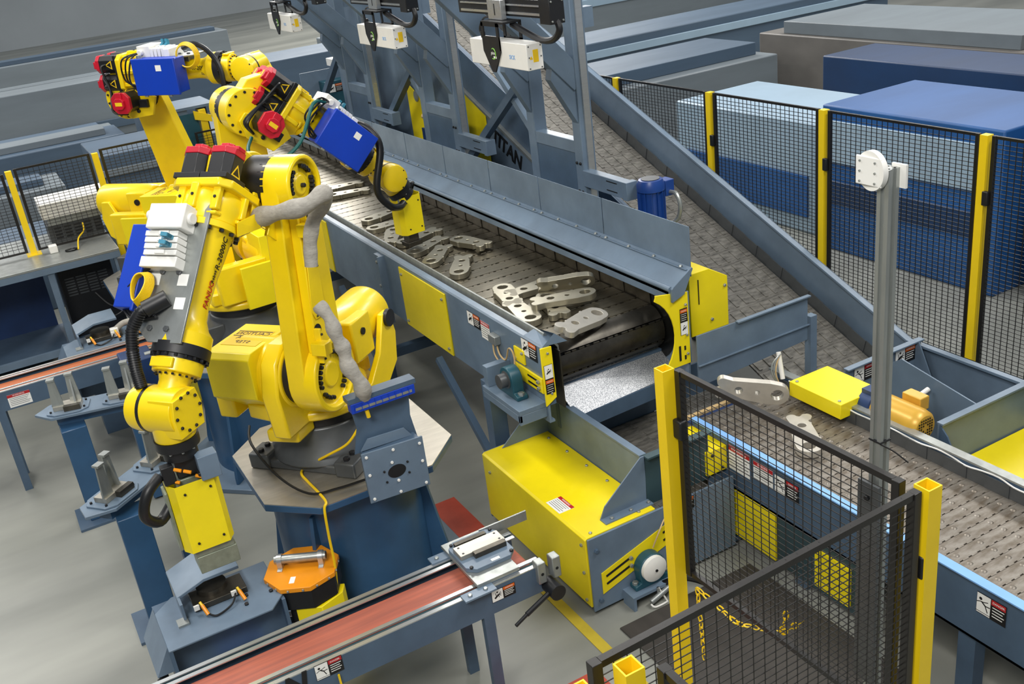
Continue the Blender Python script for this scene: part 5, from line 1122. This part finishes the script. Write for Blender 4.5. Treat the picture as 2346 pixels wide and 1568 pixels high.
tag(obj('cable_coil', B().tube([(.60+.06*cos(a)*(1+.1*sin(3*a)), 10.95+.05*sin(a), 1.258+.004*sin(5*a)) for a in [2*pi*k/12*2.4 for k in range(13)]], .007, 5, 3), RUB, at=(.6, 10.95, 1.25)), 'black loop of cable lying on the bench top', 'cable')
tag(obj('white_box', B().b2((.40, 11.0, 1.25), (.48, 11.08, 1.33)), WHT, bev=.008, at=(.44, 11.04, 1.25)), 'small white plastic box on the bench top', 'box')

# ------------------------------------------------------------------ machines behind the belt
t = thing('operator_console', 'blue grey console cabinet with a yellow frame and lit window behind the robots', 'cabinet', (2.45, 12.6, 0))
obj('top', B().prism([(2.12, 12.2), (2.62, 12.2), (2.62, 12.9), (2.12, 12.9)], (0, 0, 2.20), X_, Y_, Z_*.03), STB, t); obj('case', B().b2((2.14, 12.22, 0), (2.30, 12.85, 2.2)), STB, t)
obj('window', B().b2((2.16, 12.21, 1.2), (2.40, 12.22, 2.15)), TQB, t); obj('yellow_frame', B().b2((2.42, 12.18, 0), (2.50, 12.30, 2.18)), AMB, t, bev=.004); obj('yellow_frame', B().prism([(2.36, 2.18), (2.55, 2.1), (2.55, 2.02), (2.36, 2.08)], (0, 12.17, 0), X_, Z_, Y_*.03), AMB, t)
obj('back', B().b2((2.5, 12.7, 0), (2.62, 12.75, 2.15)), BLK, t); obj('status_display', B().b2((2.02, 12.1, 1.93), (2.10, 12.12, 1.98)), mat('red display', '#FF3A12', .4, emit=2.0), t)
t = thing('feed_enclosure', 'blue grey sheet metal enclosure with warning signs at the far end of the belt', 'machine', (4.5, 13.6, 0))
obj('front_panel', B().b2((4.12, 13.6, .9), (4.9, 13.62, 2.16)), STB, t); b_ = obj('cover_box', B().b2((4.36, 13.35, 1.56), (4.85, 13.6, 2.02)), TQB, t, bev=.004)
sticker(t, (4.50, 13.348, 1.93), X_, Z_, .20, .11, 'warning'); sticker(t, (4.71, 13.348, 1.93), X_, Z_, .20, .16, 'notice')
obj('roof_box', B().b2((4.62, 13.6, 2.16), (4.85, 13.9, 2.26)), WHT, t, bev=.004); obj('lower_box', B().b2((4.1, 13.3, 0), (5.2, 13.9, 1.5)), STB, t)
for a, c in ((4.60, 1.42), (4.50, 1.20)): obj('yellow_plate', B().b2((a, 13.29, c), (a+.15, 13.3, c+.16)), LEM, t)
t = thing('transfer_housing', 'dark grey transfer housing behind the gantry frames', 'machine', (5, 11, 0))
obj('case', B().b2((4.61, 10.4, 0), (4.69, 11.85, 1.9)), TEA, t); obj('top_panel', B().b2((4.61, 10.5, 1.9), (5.3, 11.85, 2.3)), STB, t, bev=.004); obj('bearing', B().lathe((4.5, 10.5, 2.12), -X_, [(0, .10), (.05, .10), (.06, .05)], 20), TQB, t); obj('bearing_face', B().cyl((4.44, 10.5, 2.12), (4.43, 10.5, 2.12), .06), GAL, t)
obj('blue_panel', B().b2((4.38, 9.75, 1.55), (4.40, 10.35, 1.80)), NAV, t); obj('tan_hose', B().tube([(4.36, 10.2, 1.95), (4.35, 9.95, 1.97), (4.35, 9.75, 1.93), (4.35, 9.68, 1.82)], .03, 8), TAN, t)
t = thing('blue_upright', 'deep blue steel upright with grey clips behind the gantry', 'post', (4.62, 11.6, 0))
obj('post', B().b2((4.56, 11.95, 0), (4.64, 12.01, 3.2)), BLU, t)
for z in (2.1, 2.4, 2.7): obj('clip', B().b2((4.53, 11.92, z), (4.67, 11.95, z+.03)), GAL, t)

# ------------------------------------------------------------------ hall behind
def block(name, a, c, m, label, cat, parts=()):
    t = thing(name, label, cat, ((a[0]+c[0])/2, (a[1]+c[1])/2, 0))
    obj('case', B().b2((a[0], a[1], a[2]), c), m, t, bev=.02)
    for n, p, q, mm in parts: obj(n, B().b2(p, q), mm, t, bev=.01)
    return t
W1 = mat('hall grey paint', '#6C757B', .5, 0, .12, 1, stretch=(.3, 1, 2)); W2 = mat('hall slate paint', '#46586A', .5, 0, .15, 1, stretch=(.3, 1, 2))
W3 = mat('hall blue paint', '#1C4F88', .5, 0, .2, .8, stretch=(.3, 1, 2)); W4 = mat('hall deep blue paint', '#0F2F54', .5, 0, .2, .8, stretch=(.3, 1, 2)); W5 = mat('hall pale blue paint', '#8FA6B8', .45, 0, .08, 1)
W6 = mat('hall brown grey paint', '#66635F', .5, 0, .15, 1, stretch=(.3, 1, 2)); W7 = mat('wood crate tan', '#A68A6C', .6, 0, .12, 2)
block('blue_machine', (8.2, 2.6, 0), (9.6, 5.6, 1.75), W3, 'big blue machine housing behind the right fence, nearest', 'machine', [('pale_panel', (8.17, 2.9, .75), (8.2, 5.3, .95), W5), ('dark_panel', (8.17, 2.9, .1), (8.2, 5.3, .6), W4)])
block('blue_machine', (8.0, 5.8, 0), (9.4, 8.0, 1.6), W3, 'big blue machine housing behind the right fence, middle one', 'machine', [('pale_panel', (7.97, 6.0, 1.0), (8.0, 7.9, 1.45), W5), ('dark_panel', (7.97, 6.0, .55), (8.0, 7.9, .8), W4)])
block('pale_machine', (8.2, 8.3, 0), (9.6, 10.8, 1.3), W5, 'pale blue machine housing behind the right fence, farther back', 'machine', [('blue_panel', (8.17, 8.4, .2), (8.2, 10.6, .7), W3)])
block('deep_blue_rack', (10.5, 4.5, 0), (11.5, 10.5, 1.5), W4, 'long deep blue rack beyond the blue machine housings', 'rack', [('shelf_edge', (10.45, 4.6, 1.1), (10.5, 8.0, 1.2), W5)])
block('grey_machine', (12.5, 8.5, 0), (15, 14, 1.3), W6, 'long brown grey machine far behind the right fence', 'machine', [('top_ridge', (12.6, 9, 1.3), (14.5, 13.5, 1.5), W1)])
block('grey_machine', (8, 13, 0), (12, 15, 1.1), W1, 'long grey machine behind the incline conveyor', 'machine', [('top_ridge', (8.2, 13.3, 1.1), (11.8, 14.6, 1.3), W2)])
block('grey_machine', (10, 17, 0), (19, 18.5, 1.2), W2, 'long slate machine line far back at upper right', 'machine', [('pale_strip', (10, 16.95, .9), (19, 17, 1.05), W5)])
block('grey_machine', (8, 23, 0), (22, 24.5, 1.4), W1, 'long pale grey machine line farthest back at upper right', 'machine', [('pale_strip', (8, 22.95, 1.1), (22, 23, 1.3), W5)])
block('tan_crate', (12.3, 7.2, 0), (13.3, 8.1, 1.7), W7, 'tan wooden crate at the upper right picture edge', 'crate')
block('white_bench', (11.6, 6.0, 0), (12.2, 8.4, .8), W5, 'pale low bench below the tan crate at upper right', 'bench')
block('slate_machine', (1.5, 15.5, 0), (7, 17, 1.3), W2, 'long slate machine behind the robots', 'machine', [('pale_strip', (1.5, 15.45, 1.0), (7, 15.5, 1.1), W1)])
block('slate_machine', (3, 20, 0), (10, 21.5, 1.6), W2, 'long slate machine line in the upper middle, far away', 'machine', [('brown_strip', (3, 19.95, .5), (10, 20, .9), W6)])
block('grey_machine', (-6, 25, 0), (4, 26, 1.3), W1, 'pale grey machine line at the upper left, far away', 'machine', [('dark_strip', (-6, 24.95, .2), (4, 25, .4), W2)])
block('blue_drum_rack', (-1.6, 17, 0), (-.6, 17.8, .9), W3, 'blue container at the left picture edge', 'container')
block('grey_table', (-2.5, 13.2, 0), (1.8, 14.2, .9), W2, 'long slate table behind the pale cabinet at left', 'table')
for k, (y, h, x0, x1, m_, l) in enumerate(((18.2, .5, -9, 1.2, W1, 'low slate machine row nearest the left fence'), (20.2, .8, -12, 2.6, W2, 'slate machine row second from the left fence'), (22.6, .5, -12, 2.8, W1, 'grey machine row between the slate rows at upper left'), (28.5, .9, -16, 6, W2, 'long slate machine row far back at upper left'), (33, 1.2, -20, 8, W1, 'long grey machine row at the top left picture edge'))):
    block('machine_row', (x0, y, 0), (x1, y+1.3, h), m_, l, 'machine', [('top_ridge', (x0+.3, y+.3, h), (x1-.3, y+.9, h+.12), W2 if m_ is W1 else W1)])
